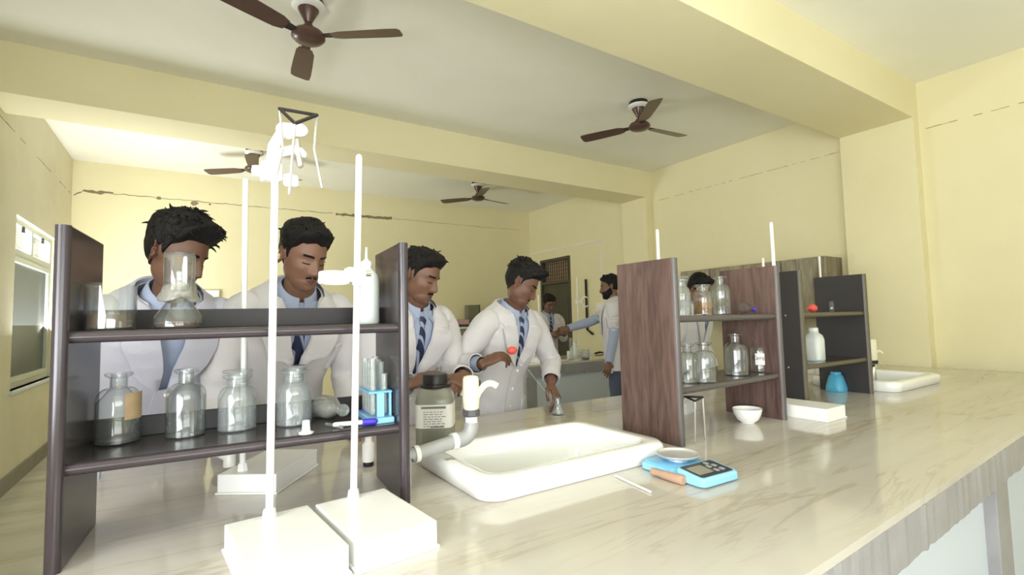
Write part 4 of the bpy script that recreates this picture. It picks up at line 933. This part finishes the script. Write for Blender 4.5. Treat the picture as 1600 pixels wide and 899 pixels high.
# torso sections: z, half width, half depth, y centre
SEC = np.array([[.50, .222, .132, .012], [.62, .217, .130, .012], [.80, .210, .128, .01], [.93, .198, .128, .004], [1.06, .188, .126, -.002], [1.18, .198, .128, -.004], [1.28, .212, .132, -.004], [1.345, .212, .124, .0],
                [1.39, .198, .108, .006], [1.42, .17, .095, .012], [1.445, .132, .083, .018], [1.465, .098, .074, .022], [1.485, .076, .068, .022], [1.50, .07, .064, .02]])
def sec(z): return [np.interp(z, SEC[:, 0], SEC[:, k]) for k in (1, 2, 3)]
def torso(z, th, off, slim=1.0, pw=2.5):
    a, b, yc = sec(z); a = a*slim+off; b = b*slim+off; e = 2/pw; s, c = np.sin(th), np.cos(th)
    return np.array([a*np.sign(s)*abs(s)**e, yc-b*np.sign(c)*abs(c)**e, z])
def bender(lean):
    def f(p):
        h = p[2]-.80
        if h <= 0: return (p[0], p[1], p[2])
        # integrate a smoothly growing bend
        a = lean*min(1, h/.28); 
        if h < .28: y0 = lean*h*h/.56; z0 = h
        else: y0 = lean*.14+(h-.28)*math.sin(lean); z0 = .28+(h-.28)*math.cos(lean)
        yy = p[1]
        return (p[0], yy*math.cos(a)-y0, .80+z0+yy*math.sin(a))
    return f
def catmull(pts, n=6):
    P = [np.array(p, float) for p in pts]; P = [2*P[0]-P[1]]+P+[2*P[-1]-P[-2]]; out = []
    for i in range(1, len(P)-2):
        for k in range(n):
            t = k/n; a, b, c, d = P[i-1:i+3]
            out.append(.5*((2*b)+(-a+c)*t+(2*a-5*b+4*c-d)*t*t+(-a+3*b-3*c+d)*t**3))
    out.append(P[-2]); return out
def hand(mb, w, d, nrm, thumb_side, curl=(.5, .5, .6, .7), thumb=(.5, .4), sc=1.0, spread=.06):
    """w wrist, d wrist->knuckles, nrm back of hand; fingers curl towards -nrm; thumb_side = +-1 along d x nrm"""
    d = Vector([float(a) for a in d]).normalized(); nrm = Vector([float(a) for a in nrm]); nrm = (nrm-d*nrm.dot(d)).normalized(); s = d.cross(nrm)*thumb_side; w = Vector([float(a) for a in w])
    rings = []
    for t, hw, ht in ((-.02, .025, .019), (0, .026, .018), (.025, .034, .018), (.055, .040, .016), (.08, .042, .0145), (.092, .040, .012), (.098, .034, .008)):
        rings.append([w+d*t*sc+s*(hw*sc*math.copysign(abs(math.cos(a))**.8, math.cos(a)))+nrm*(ht*sc*math.sin(a)) for a in [2*PI*k/20 for k in range(20)]])
    mb.loft(rings)
    L = ((.043, .026, .022), (.048, .03, .023), (.044, .028, .022), (.035, .022, .019)); off = (.030, .010, -.010, -.029); rr = (.0098, .0102, .0096, .0085)
    for i in range(4):
        b = w+d*(.088-.004*abs(i-1))*sc+s*off[i]*sc; sp = d*math.cos(spread*(1.3-i))+s*math.sin(spread*(1.3-i))
        pts = [b-sp*.02*sc, b]; ang = 0; p = b
        for k in range(3):
            ang += curl[i]*(1.0, 1.15, .75)[k]; dr = sp*math.cos(ang)-nrm*math.sin(ang); p = p+dr*L[i][k]*sc; pts.append(p)
        r = rr[i]*sc; P2 = catmull(pts, 3); n = len(P2)
        mb.tube(P2, [r*(1.05-.33*k/(n-1)) for k in range(n)], n=10, roundcap=True)
    b = w+d*.018*sc+s*.02*sc; td = (d*.62+s*.72-nrm*.28).normalized(); p1 = b+td*.045*sc; t2 = (d*(.85)+s*(.35-thumb[0])-nrm*(.3+thumb[1]*.5)).normalized(); p2 = p1+t2*.034*sc; t3 = (d*.8+s*(.1-thumb[0]*1.1)-nrm*(.35+thumb[1]*.6)).normalized(); p3 = p2+t3*.028*sc
    P2 = catmull([b-td*.01*sc, p1, p2, p3], 3); n = len(P2); mb.tube(P2, [(.0145-.0055*k/(n-1))*sc for k in range(n)], n=10, roundcap=True)
def ik(sh, wr, pole, l1=.285, l2=.255):
    sh, wr, pole = map(lambda q: np.array(q, float), (sh, wr, pole)); v = wr-sh; D = np.linalg.norm(v); u = v/D
    D2 = min(D, (l1+l2)*.995); 
    if D > D2: wr = sh+u*D2
    a = (l1*l1-l2*l2+D2*D2)/(2*D2); h = math.sqrt(max(1e-6, l1*l1-a*a)); p = pole-sh; p = p-u*(p@u); p /= np.linalg.norm(p); return sh+u*a+p*h, wr
def person(label, head_w, fdir, sk, head_yaw=0, head_pitch=20, head_roll=0, lean=.3, Sc=1.0, hs=1.0, hair={}, lw=None, rw=None, lhand=None, rhand=None, lpole=None, rpole=None,
           moust=0, beard=0, coatm=None, cuff=False, vox=.0034, group=None, seed=1, neckfwd=.045, coat_slim=1.0, short=False, tie=True, vw=1.0, vlow=1.10, hem=.50):
    """head_w: head centre in the world; fdir: body facing in degrees (0 = towards -y, + = towards +x)"""
    coatm = coatm or M_coat; psi = R(fdir); B = bender(lean); nb = np.array(B((0, .02, 1.47)))
    cz = math.cos(lean*.5)
    hl = nb+np.array([0, -neckfwd, .125*hs])              # head centre in local space
    Sc_ = head_w[2]/hl[2] if Sc is None else Sc
    zoff = head_w[2]-hl[2]*Sc_
    c, s = math.cos(psi), math.sin(psi); L = np.array([c*hl[0]-s*hl[1], s*hl[0]+c*hl[1]])*Sc_
    root = empty('person', (head_w[0]-L[0], head_w[1]-L[1], 0), psi, label, 'person', group); root.scale = (Sc_,)*3
    loc = np.array(root.location)
    def tl(p): q = (np.array(p, float)-loc); return np.array([c*q[0]+s*q[1], -s*q[0]+c*q[1], q[2]])/Sc_
    def dl(p): q = np.array(p, float); return np.array([c*q[0]+s*q[1], -s*q[0]+c*q[1], q[2]])
    Mh = Matrix.Translation(Vector(hl)) @ Matrix.Rotation(R(head_yaw), 4, 'Z') @ Matrix.Rotation(R(head_pitch), 4, 'X') @ Matrix.Rotation(R(head_roll), 4, 'Y')
    # ---- body, one continuous surface
    body = MB()
    D, A, E_ = sph(150, 110); P = head_P(D); body.add([Mh @ Vector(p*hs) for p in P], grid_faces(150, 110))
    for sg in (-1, 1):
        m3 = (Matrix.Rotation(R(24*sg), 3, 'Z') @ Matrix.Rotation(R(-14), 3, 'X'))
        rings = []
        for off, k in ((-.004, .55), (.003, .8), (.008, 1), (.0105, .97), (.0105, .8), (.0075, .66), (.006, .5)):
            rings.append([Mh @ (hs*(Vector((sg*(.0735+off*1.4), .014, -.004))+m3 @ Vector((0*math.cos(t)*0+sg*.006*(-math.cos(t))*-1*(k > .7), -.020*k*math.cos(t)*(1 if math.sin(t) > 0 else .72), .036*k*math.sin(t))))) for t in [2*PI*q/22 for q in range(22)]])
        body.loft(rings)
    nk = catmull([B((0, .03, 1.36)), B((0, .024, 1.44)), tuple(hl+np.array([0, .028, -.085*hs])), tuple(hl+np.array([0, .022, -.03*hs]))], 4)
    body.tube(nk, [.075, .07, .064, .06, .057]+[.0555*max(1, hs*.98)]*(len(nk)-5), n=24, ell=(1, 1.02))
    rings = []
    for z in np.linspace(.86, 1.44, 16): rings.append([B(torso(z, t, -.03)) for t in np.linspace(0, 2*PI, 30, endpoint=False)])
    body.loft(rings)
    arms = {}
    for sg, wr, hd, pole in ((1, lw, lhand, lpole), (-1, rw, rhand, rpole)):
        sh = np.array(B((sg*.165, .004, 1.365)))
        if wr is None: wr_l = sh+np.array([sg*.075, -.05, -.50])
        else: wr_l = tl(wr)
        pl = sh+np.array([sg*.25, .25, -.5]) if pole is None else tl(pole)
        el, wr_l = ik(sh, wr_l, pl); arms[sg] = (sh, el, wr_l)
        P2 = catmull([sh, sh*.5+el*.5, el, el*.5+wr_l*.5, wr_l], 4); n = len(P2)
        body.tube(P2, [np.interp(k/(n-1), [0, .4, .5, .62, 1], [.052, .043, .038, .040, .0265]) for k in range(n)], n=16)
        if hd: hand(body, wr_l, dl(hd['d']), dl(hd['n']), hd.get('t', 1), hd.get('curl', (.5, .5, .6, .7)), hd.get('thumb', (.5, .4)), hd.get('s', 1.0))
        else:
            dd = (wr_l-el); dd /= np.linalg.norm(dd); hand(body, wr_l, dd, (sg, .1, 0), 1 if sg < 0 else -1, (.3, .35, .4, .45))
    for sg in (-1, 1):
        lg = catmull([(sg*.09, .0, .93), (sg*.1, -.005, .7), (sg*.105, -.01, .5), (sg*.108, .012, .28), (sg*.11, .02, .07)], 4); n = len(lg)
        body.tube([B(p) for p in lg], [np.interp(k/(n-1), [0, .25, .5, .65, 1], [.088, .076, .056, .054, .036]) for k in range(n)], n=18)
        body.tube([(sg*.11, .045, .045), (sg*.11, -.05, .04), (sg*.112, -.14, .032)], [.032, .036, .028], n=12, roundcap=True)
    bo = body.build('body', sk, None, merge=False)
    md = bo.modifiers.new('r', 'REMESH'); md.mode = 'VOXEL'; md.voxel_size = vox; md.use_smooth_shade = True
    ms = bo.modifiers.new('s', 'SMOOTH'); ms.factor = .5; ms.iterations = 2
    bpy.context.view_layer.update(); me = bpy.data.meshes.new_from_object(bo.evaluated_get(bpy.context.evaluated_depsgraph_get()))
    bo.modifiers.clear(); bo.data = me; me.materials.clear(); me.materials.append(sk); me.polygons.foreach_set('use_smooth', [True]*len(me.polygons)); bo.parent = root
    # ---- face details and hair
    def brow(P, A, E_): x = np.abs(P[:, 0]); return sstep(.0062, .003, np.abs(P[:, 2]-(.0245+.05*(x-.02)-3.*(x-.028)**2)))*sstep(.009, .014, x)*sstep(.05, .042, x)
    nzf = rnd_noise(seed+7)
    head_patch('eyebrows', M_hair, root, Mh, -R(48), R(48), -.05, .75, brow, .0022, 110, 60, hs=hs, noisef=lambda P: .0006*nzf(P, 700))
    head_patch('eyelashes', M_hair, root, Mh, -R(48), R(48), -.4, .3, lambda P, A, E_: sstep(.0030, .0012, np.abs(P[:, 2]+.0042-3.*(np.abs(P[:, 0])-.031)**2*2))*sstep(.017, .02, np.abs(P[:, 0]))*sstep(.045, .041, np.abs(P[:, 0])), .0016, 130, 90, hs=hs)
    head_patch('lips', M_lip, root, Mh, -R(32), R(32), -1.25, -.45, lambda P, A, E_: sstep(1.05, .8, np.sqrt((P[:, 0]/.0215)**2+((P[:, 2]+.0658)/.0092)**2)), .0013, 60, 50, hs=hs)
    if moust:
        head_patch('moustache', M_hair, root, Mh, -R(38), R(38), -1.1, -.3, lambda P, A, E_: sstep(.0068, .0034, np.abs(P[:, 2]+.0515+.006*(np.abs(P[:, 0])/.026)**2))*sstep(.027, .019, np.abs(P[:, 0]))*(.6+.4*sstep(.001, .004, np.abs(P[:, 0]))), .0012+.002*moust, 90, 70, hs=hs, noisef=lambda P: .0008*nzf(P, 600))
    if beard:
        head_patch('beard', M_hair, root, Mh, -R(100), R(100), -1.45, -.02, lambda P, A, E_: sstep(-.03, -.055, P[:, 2]+.028*sstep(40, 85, np.degrees(np.abs(A)))*-1)*sstep(.95, 1.15, np.sqrt((P[:, 0]/.024)**2+((P[:, 2]+.066)/.012)**2)), .001+.004*beard, 120, 80, hs=hs, noisef=lambda P: .001*nzf(P, 400))
    make_hair(root, Mh, hs, seed, **hair)
    # ---- shirt, tie
    mb = MB(); rings = []
    for z in list(np.linspace(.9, 1.46, 22)):
        rings.append([B(torso(z, t, -.010)) for t in np.linspace(0, 2*PI, 48, endpoint=False)])
    neckc = np.array(B((0, .022, 1.485)))
    mb.loft(rings, caps=False)
    # shirt collar: a band round the neck, dipping at the front, with two points
    vs = []; nC = 44
    def colr(t, h, o):
        a = .068+o; x = a*math.sin(t); y = .024-(a*1.0)*math.cos(t); front = max(0, math.cos(t))
        return B((x, y-.008*front*(1-h), 1.445+.055*h-.022*front*(.6+.4*h)))
    ins = [[colr(t, h, o) for t in np.linspace(R(8), 2*PI-R(8), nC)] for h, o in ((0, .004), (.5, .0), (1, -.004), (1, .0), (.9, .004), (.1, .016))]
    mb.add([p for r_ in ins for p in r_], [(j*nC+i, j*nC+i+1, (j+1)*nC+i+1, (j+1)*nC+i) for j in range(5) for i in range(nC-1)])
    for sg in (-1, 1):
        p = [torso(1.44, sg*R(12), .003), torso(1.458, sg*R(48), .012), torso(1.40, sg*R(30), .004), torso(1.375, sg*R(22), .003)]
        q = [np.array(v_)+np.array([0, -.004, 0]) for v_ in p]
        mb.add([B(v_) for v_ in p]+[B(v_) for v_ in q], [(0, 1, 2, 3), (7, 6, 5, 4), (0, 4, 5, 1), (1, 5, 6, 2), (2, 6, 7, 3), (3, 7, 4, 0)])
    mb.build('shirt', M_shirt, root, merge=False)
    mb = MB(); rings = []
    for z, wdt, o in ((1.445, .014, .012), (1.43, .019, .016), (1.41, .0125, .012), (1.40, .0125, .006), (1.36, .019, .004), (1.28, .026, .003), (1.18, .032, .002), (1.1, .036, .001), (1.04, .036, .0), (1.02, .001, .0)):
        _, b_, yc_ = sec(z); y_ = yc_-b_+.01-o
        rings.append([B((x_, y_+dy, z)) for x_, dy in ((-wdt, .002), (-wdt*.5, -.004), (0, -.005), (wdt*.5, -.004), (wdt, .002), (0, .003))])
    mb.loft(rings)
    if tie: mb.build('tie', M_tie, root, merge=False)
    # ---- coat
    nz = rnd_noise(seed+31); nU, nV = 110, 64; zs = np.concatenate([np.linspace(hem, vlow, 26), np.linspace(vlow, 1.472, 39)[1:]]); nV = len(zs)
    def gap(z): 
        if z < vlow: return R(2)
        wv = np.interp(z, [vlow, 1.30, 1.40, 1.44, 1.46, 1.475], [.002, .034*vw, .052*(.4+.6*vw), .058, .064, .072]); return max(R(2), math.asin(min(1, (wv/sec(z)[0])**1.25)))
    def coat_n(p): q_ = np.atleast_2d(p); return (nz(q_*np.array([1.6, 1.6, .5]), 15)*.008+nz(q_*np.array([1, 1, 1.3]), 30)*.0038)*np.clip((1.46-q_[:, 2])/.1, .1, 1)
    def coat_pt(z, th, off):
        p = torso(z, th, .007, coat_slim); return torso(z, th, off+float(coat_n(p)[0]), coat_slim)
    shell = []
    for z in zs:
        gp = gap(z)
        shell.append([torso(z, t, .007, coat_slim) for t in np.linspace(gp, 2*PI-gp, nU)])
    arr = np.array([p for r_ in shell for p in r_]); nn = coat_n(arr); fade = 1.0; rad = arr.copy(); rad[:, 2] = 0; rad /= np.linalg.norm(rad, axis=1)[:, None]
    out = arr+rad*(nn*fade)[:, None]; inn = out-rad*.004; n = len(out)
    fs = [(j*nU+i, j*nU+i+1, (j+1)*nU+i+1, (j+1)*nU+i) for j in range(nV-1) for i in range(nU-1)]
    ring = [i for i in range(nU)]+[j*nU+nU-1 for j in range(1, nV)]+[(nV-1)*nU+i for i in range(nU-2, -1, -1)]+[j*nU for j in range(nV-2, 0, -1)]
    mb = MB(); mb.add([B(p) for p in out]+[B(p) for p in inn], fs+[tuple(n+i for i in f[::-1]) for f in fs]+[(ring[k], n+ring[k], n+ring[(k+1) % len(ring)], ring[(k+1) % len(ring)]) for k in range(len(ring))])
    # lapels and collar: strips folded back along the opening
    for sg in (-1, 1):
        lz = np.linspace(vlow+.005, 1.405, 22); a_ = []; b_ = []
        for i, z in enumerate(lz):
            wl = np.interp(z, [vlow, vlow+.03, 1.25, 1.385, 1.405], [.004, .02, .055, .082, .048])
            for lst, f_, o_ in ((a_, 0, .014), (b_, 1, .026)):
                th = gap(z)+wl*f_/.17; lst.append(coat_pt(z, sg*th, o_+.003*math.sin(f_*PI*.5)))
        def stripm(a_, b_):
            k = len(a_); mid = [(p+q)/2+np.array([0, -.0055, 0]) for p, q in zip(a_, b_)]; A3 = [p for tr in zip(a_, mid, b_) for p in tr]; lo = [p+np.array([0, .012, 0]) for p in A3]; m_ = len(A3)
            F_ = [(3*i+q, 3*i+q+1, 3*i+q+4, 3*i+q+3) for i in range(k-1) for q in (0, 1)]
            rg = [3*i for i in range(k)]+[3*k-2]+[3*i+2 for i in range(k-1, -1, -1)]+[1]
            mb.add([B(p) for p in A3]+[B(p) for p in lo], F_+[tuple(m_+i for i in f[::-1]) for f in F_]+[(rg[i], m_+rg[i], m_+rg[(i+1) % len(rg)], rg[(i+1) % len(rg)]) for i in range(len(rg))])
        stripm(a_, b_)
        a_ = []; b_ = []
        for t in np.linspace(0, 1, 16):
            z = 1.408+.066*min(1, t*1.6); th = gap(min(z, 1.474))*(1-t*.0)+ (PI-gap(1.474))*max(0, (t-.45)/.55)
            inn_ = coat_pt(z, sg*th, .010 if z < 1.46 else .014); inn_[2] += .012*min(1, t*2)
            o2 = coat_pt(max(1.385, z-.045), sg*(th+.30*(1-max(0, (t-.5)*2))), .016); a_.append(inn_); b_.append(o2)
        stripm(a_, b_)
    # chest pocket, hip pockets, buttons, front seam
    def patch(t0, t1, z0, z1, off):
        g_ = [[coat_pt(z, t, off) for t in np.linspace(t0, t1, 7)] for z in np.linspace(z0, z1, 7)]; h_ = [[coat_pt(z, t, .004) for t in np.linspace(t0, t1, 7)] for z in np.linspace(z0, z1, 7)]
        A3 = [p for r_ in g_ for p in r_]; lo = [p for r_ in h_ for p in r_]; m_ = 49; F_ = grid_faces(7, 7); rg = list(range(7))+[7*j+6 for j in range(1, 7)]+[42+i for i in range(5, -1, -1)]+[7*j for j in range(5, 0, -1)]
        mb.add([B(p) for p in A3]+[B(p) for p in lo], F_+[tuple(m_+i for i in f[::-1]) for f in F_]+[(rg[i], m_+rg[i], m_+rg[(i+1) % len(rg)], rg[(i+1) % len(rg)]) for i in range(len(rg))])
    patch(R(38), R(64), 1.17, 1.29, .0155); patch(R(36), R(70), .72, .9, .0165); patch(-R(70), -R(36), .72, .9, .0165); patch(-R(4), R(7), hem+.01, vlow-.01, .0135)
    co = mb.build('lab_coat', coatm, root, merge=False, angle=70)
    for k in range(4):
        z = vlow-.03-.13*k
        if z > hem+.05: p = coat_pt(z, R(2), .0145); MB().lathe([(0, 0), (.0085, 0), (.009, .002), (.007, .0035), (0, .0025)], c=B(p), n=14, axis=(0, -1, 0)).build('button', M_plast, co)
    # sleeves
    for sg in (-1, 1):
        sh, el, wr_l = arms[sg]; s0 = np.array(B((sg*.118, .006, 1.385))); s1 = np.array(B((sg*.185, .004, 1.365)))
        we = wr_l+(el-wr_l)*(.02 if not cuff else .06)/.255
        if short: we = el*.45+s1*.55
        pts = catmull([s0, s1, s1*.5+el*.5+np.array([sg*.008, 0, 0]), el, el*.5+we*.5, we] if not short else [s0, s1, s1*.7+el*.3, we, s1*.35+el*.65, s1*.2+el*.8], 7); n = len(pts); ph = np.random.RandomState(seed+sg+5).uniform(0, 6, 4)
        rr = [np.interp(k/(n-1), [0, .12, .25, .45, .6, .8, 1], [.052, .078, .076, .064, .062, .055, .05])*(1+.035*math.sin(k*1.15+ph[0])*sstep(.2, .5, k/(n-1))+.025*math.sin(k*2.3+ph[1])*sstep(.3, .6, k/(n-1))) for k in range(n)]
        cap = 'sleeve'
        m2 = MB(); rings = []
        P2 = [Vector(p) for p in pts]; prev = Vector((0, 0, 1))
        for k in range(n):
            t = (P2[min(k+1, n-1)]-P2[max(k-1, 0)]).normalized(); u = prev-t*prev.dot(t); u.normalize(); b2 = t.cross(u); prev = u
            rings.append([P2[k]+(b2*math.cos(a)+u*math.sin(a)*1.04)*rr[k]*(1+.03*math.sin(3*a+k*.55+ph[2])+.02*math.sin(5*a-k*.8+ph[3])) for a in [2*PI*q/28 for q in range(28)]])
        # rounded shoulder cap and turned-in cuff
        cen = P2[0]; rings = [[cen+(p-cen)*f_ +(P2[0]-P2[1]).normalized()*o_ for p in rings[0]] for f_, o_ in ((.1, .02), (.6, .016), (.88, .008))]+rings
        ce = P2[-1]; tt = (P2[-1]-P2[-2]).normalized(); rings += [[ce+(p-ce)*.9+tt*.0 for p in rings[-1]], [ce+(p-ce)*.86-tt*.05 for p in rings[-1]]]
        m2.loft(rings, caps=False); m2.build('sleeve', coatm, co, merge=False, angle=80)
        if short:
            pp = catmull([s1*.4+el*.6, el, el*.4+wr_l*.6, wr_l], 5); MB().tube(pp, [.056-.016*k/(len(pp)-1) for k in range(len(pp))], n=22).build('shirt_sleeve', M_shirt, root, merge=False)
        if cuff and sg < 0:
            w2 = wr_l+(el-wr_l)*.012/.255; P3 = [we+(el-we)*.3, we, w2]
            m3 = MB(); m3.tube(P3, [.04, .038, .036], n=22, caps=False); 
            m3.tube([w2, w2+(el-wr_l)*.1], [.0355, .033], n=22, caps=False)
            m3.build('shirt_cuff', M_shirt, root, merge=False)
    # trousers and shoes
    mb = MB(); rings = [[B(torso(z, t, -.006)) for t in np.linspace(0, 2*PI, 36, endpoint=False)] for z in (.98, .92, .86)]
    mb.loft(rings)
    for sg in (-1, 1):
        lg = catmull([(sg*.088, .0, .93), (sg*.1, -.005, .7), (sg*.105, -.01, .5), (sg*.108, .012, .28), (sg*.11, .018, .065)], 5); n = len(lg)
        mb.tube([B(p) for p in lg], [np.interp(k/(n-1), [0, .25, .5, .75, 1], [.108, .094, .08, .072, .068])*(1+.02*math.sin(k*1.7+sg)) for k in range(n)], n=24)
    mb.build('trousers', M_trou, root, merge=False)
    for sg in (-1, 1):
        mb = MB(); rings = []
        for y_, w_, h_ in ((.085, .02, .05), (.078, .034, .07), (.03, .038, .085), (-.03, .04, .07), (-.09, .047, .055), (-.14, .045, .045), (-.175, .03, .035), (-.188, .01, .02)):
            rings.append([(sg*.11+w_*math.cos(a), y_, max(.0, h_*.5+h_*.52*math.sin(a))) for a in [2*PI*q/20 for q in range(20)]])
        mb.loft(rings); mb.build('shoe', M_shoe, root)
    if zoff: root.location.z = 0
    return root, tl
EXTRA = {}
# first student, left: head half hidden by the upturned jar
person('person in white coat with thick curly hair, leftmost, face behind the upturned jar', (-.04, 2.05, 1.515), 16, M_skin[0], head_yaw=34, head_pitch=24, head_roll=4, lean=.66, Sc=None, vlow=1.17, vw=.6, tie=False, lw=(.16, 2.38, .86), rw=(-.36, 2.40, .86), lpole=(.15, 2.95, 1.0), rpole=(-.25, 2.95, 1.0), hs=1.06,
       hair=dict(top=.040, side=.008, front=.026, lift=.006, curl=1.6, tufts=500, tl=.02, side_bias=.006), coatm=M_coat2, seed=3, neckfwd=.085)
# second
person('person in white coat and striped tie looking down between the two front stands', (.372, 2.08, 1.532), 10, M_skin[1], head_yaw=12, head_pitch=24, head_roll=2, lean=.64, Sc=None, vlow=1.23, vw=.85, hs=1.06,
       hair=dict(top=.030, side=.005, front=.012, lift=.014, curl=.8, tufts=200, tl=.018), moust=.12, seed=11, neckfwd=.07)
# third, hands at the chest behind the grey jar
person('person with a moustache in white coat and striped tie beside the rack end', (.905, 2.18, 1.475), 10, M_skin[2], head_yaw=26, head_pitch=24, head_roll=3, lean=.52, Sc=None, vlow=1.16, hs=1.05,
       hair=dict(top=.03, side=.005, front=.014, lift=.014, curl=.9, tufts=220, tl=.02), moust=1, seed=21, neckfwd=.05,
       lw=(1.04, 2.02, 1.02), lhand=dict(d=(-.75, -.55, -.35), n=(-.2, -.7, .7), t=1, curl=(.6, .7, .8, .9)),
       rw=(.80, 2.03, 1.0), rhand=dict(d=(.8, -.35, .35), n=(-.2, -.5, .85), t=-1, curl=(.55, .6, .7, .8)))
# fourth, pipette and flask
p4, tl4 = person('person drawing from a small flask with a red-bulbed pipette, right of the tap', (1.50, 2.22, 1.455), 11, M_skin[3], head_yaw=37, head_pitch=34, head_roll=4, lean=.42, Sc=None, vlow=1.16, hs=1.05,
       hair=dict(top=.034, side=.004, front=.03, lift=-.006, curl=.8, tufts=280, tl=.026), moust=.5, seed=33, neckfwd=.075, cuff=True,
       rw=(1.165, 2.06, 1.06), rhand=dict(d=(.86, -.3, .42), n=(-.35, -.35, .85), t=-1, curl=(.5, .55, .62, .7), thumb=(.5, .9)), rpole=(1.0, 2.5, .9),
       lw=(1.645, 2.17, .905), lhand=dict(d=(-.12, -.62, -.5), n=(.45, -.35, .7), t=1, curl=(.4, .5, .55, .6)), lpole=(2.1, 2.6, 1.0))
# fifth at the far bench
person('person in white coat working beyond the far bench before the dark door', (4.08, 5.38, 1.455), -8, M_skin[0], head_yaw=4, head_pitch=26, lean=.3, Sc=None, hs=1.05, vox=.006,
       hair=dict(top=.03, side=.008, front=.014, lift=.01, tufts=120, tl=.02), seed=41,
       rw=(3.90, 5.13, 1.05), lw=(4.12, 5.12, 1.06))
# sixth, bearded, standing sideways
person('bearded person in short white coat over blue sleeves, standing sideways at the far bench', (3.66, 3.78, 1.575), -134, M_skin[2], head_yaw=6, head_pitch=10, lean=.06, short=True, Sc=None, hs=1.03, vox=.005,
       hair=dict(top=.022, side=.007, front=.006, lift=.004, tufts=120, tl=.014), beard=1, moust=1, seed=51, hem=.74,
       rw=(3.30, 4.12, 1.13), lw=(3.47, 3.64, .76))
# seventh behind the brown rack
person('person in white coat behind the brown rack, head behind the amber bottle', (3.55, 2.62, 1.475), 8, M_skin[1], head_yaw=-6, head_pitch=30, lean=.3, Sc=None, hs=1.04, vox=.006,
       hair=dict(top=.03, side=.01, front=.014, lift=.006, tufts=140, tl=.02), seed=61)
# eighth behind the black rack
person('person in white coat behind the black rack, head half hidden by its side', (4.68, 2.58, 1.50), -30, M_skin[0], head_yaw=0, head_pitch=20, lean=.25, Sc=None, hs=1.04, vox=.006,
       hair=dict(top=.026, side=.009, front=.01, lift=.004, tufts=120, tl=.018), seed=71)

# what the fourth student holds
pb = at_y(800, 548, 1.985); pe = np.array((1.60, 2.04, ZB+.03))
pip = empty('pipette', pb, 0, 'thin glass pipette with red bulb held in the dark hand of the fourth person', 'pipette')
dv = Vector(pe-pb); MB().tube([dv*0, dv*.32, dv*.34, dv*.55, dv*.57, dv*.98], [.0042, .0042, .0042, .0042, .003, .0016], n=10).build('glass_tube', M_glassc, pip)
MB().ellipsoid((0, 0, 0), (.026, .021, .019)).build('rubber_bulb', M_red, pip)
f4 = empty('conical_flask', (1.60, 2.06, ZB), 0, 'small glass flask held on the bench in the left hand of the fourth person', 'flask')
MB().lathe([(0, 0), (.03, 0), (.034, .004), (.034, .012), (.016, .06), (.0145, .085), (.018, .088), (.0135, .088), (.0145, .06), (.032, .012), (.03, .004), (0, .003)], n=28).build('glass_body', M_glassc, f4)
tag(MB().box(-.05, .05, -.001, .001, 0, .07).build('paper_sheet', M_label, loc=(1.03, 2.0, .935), smooth=False), 'white paper held by the third person beside the tap', 'paper')
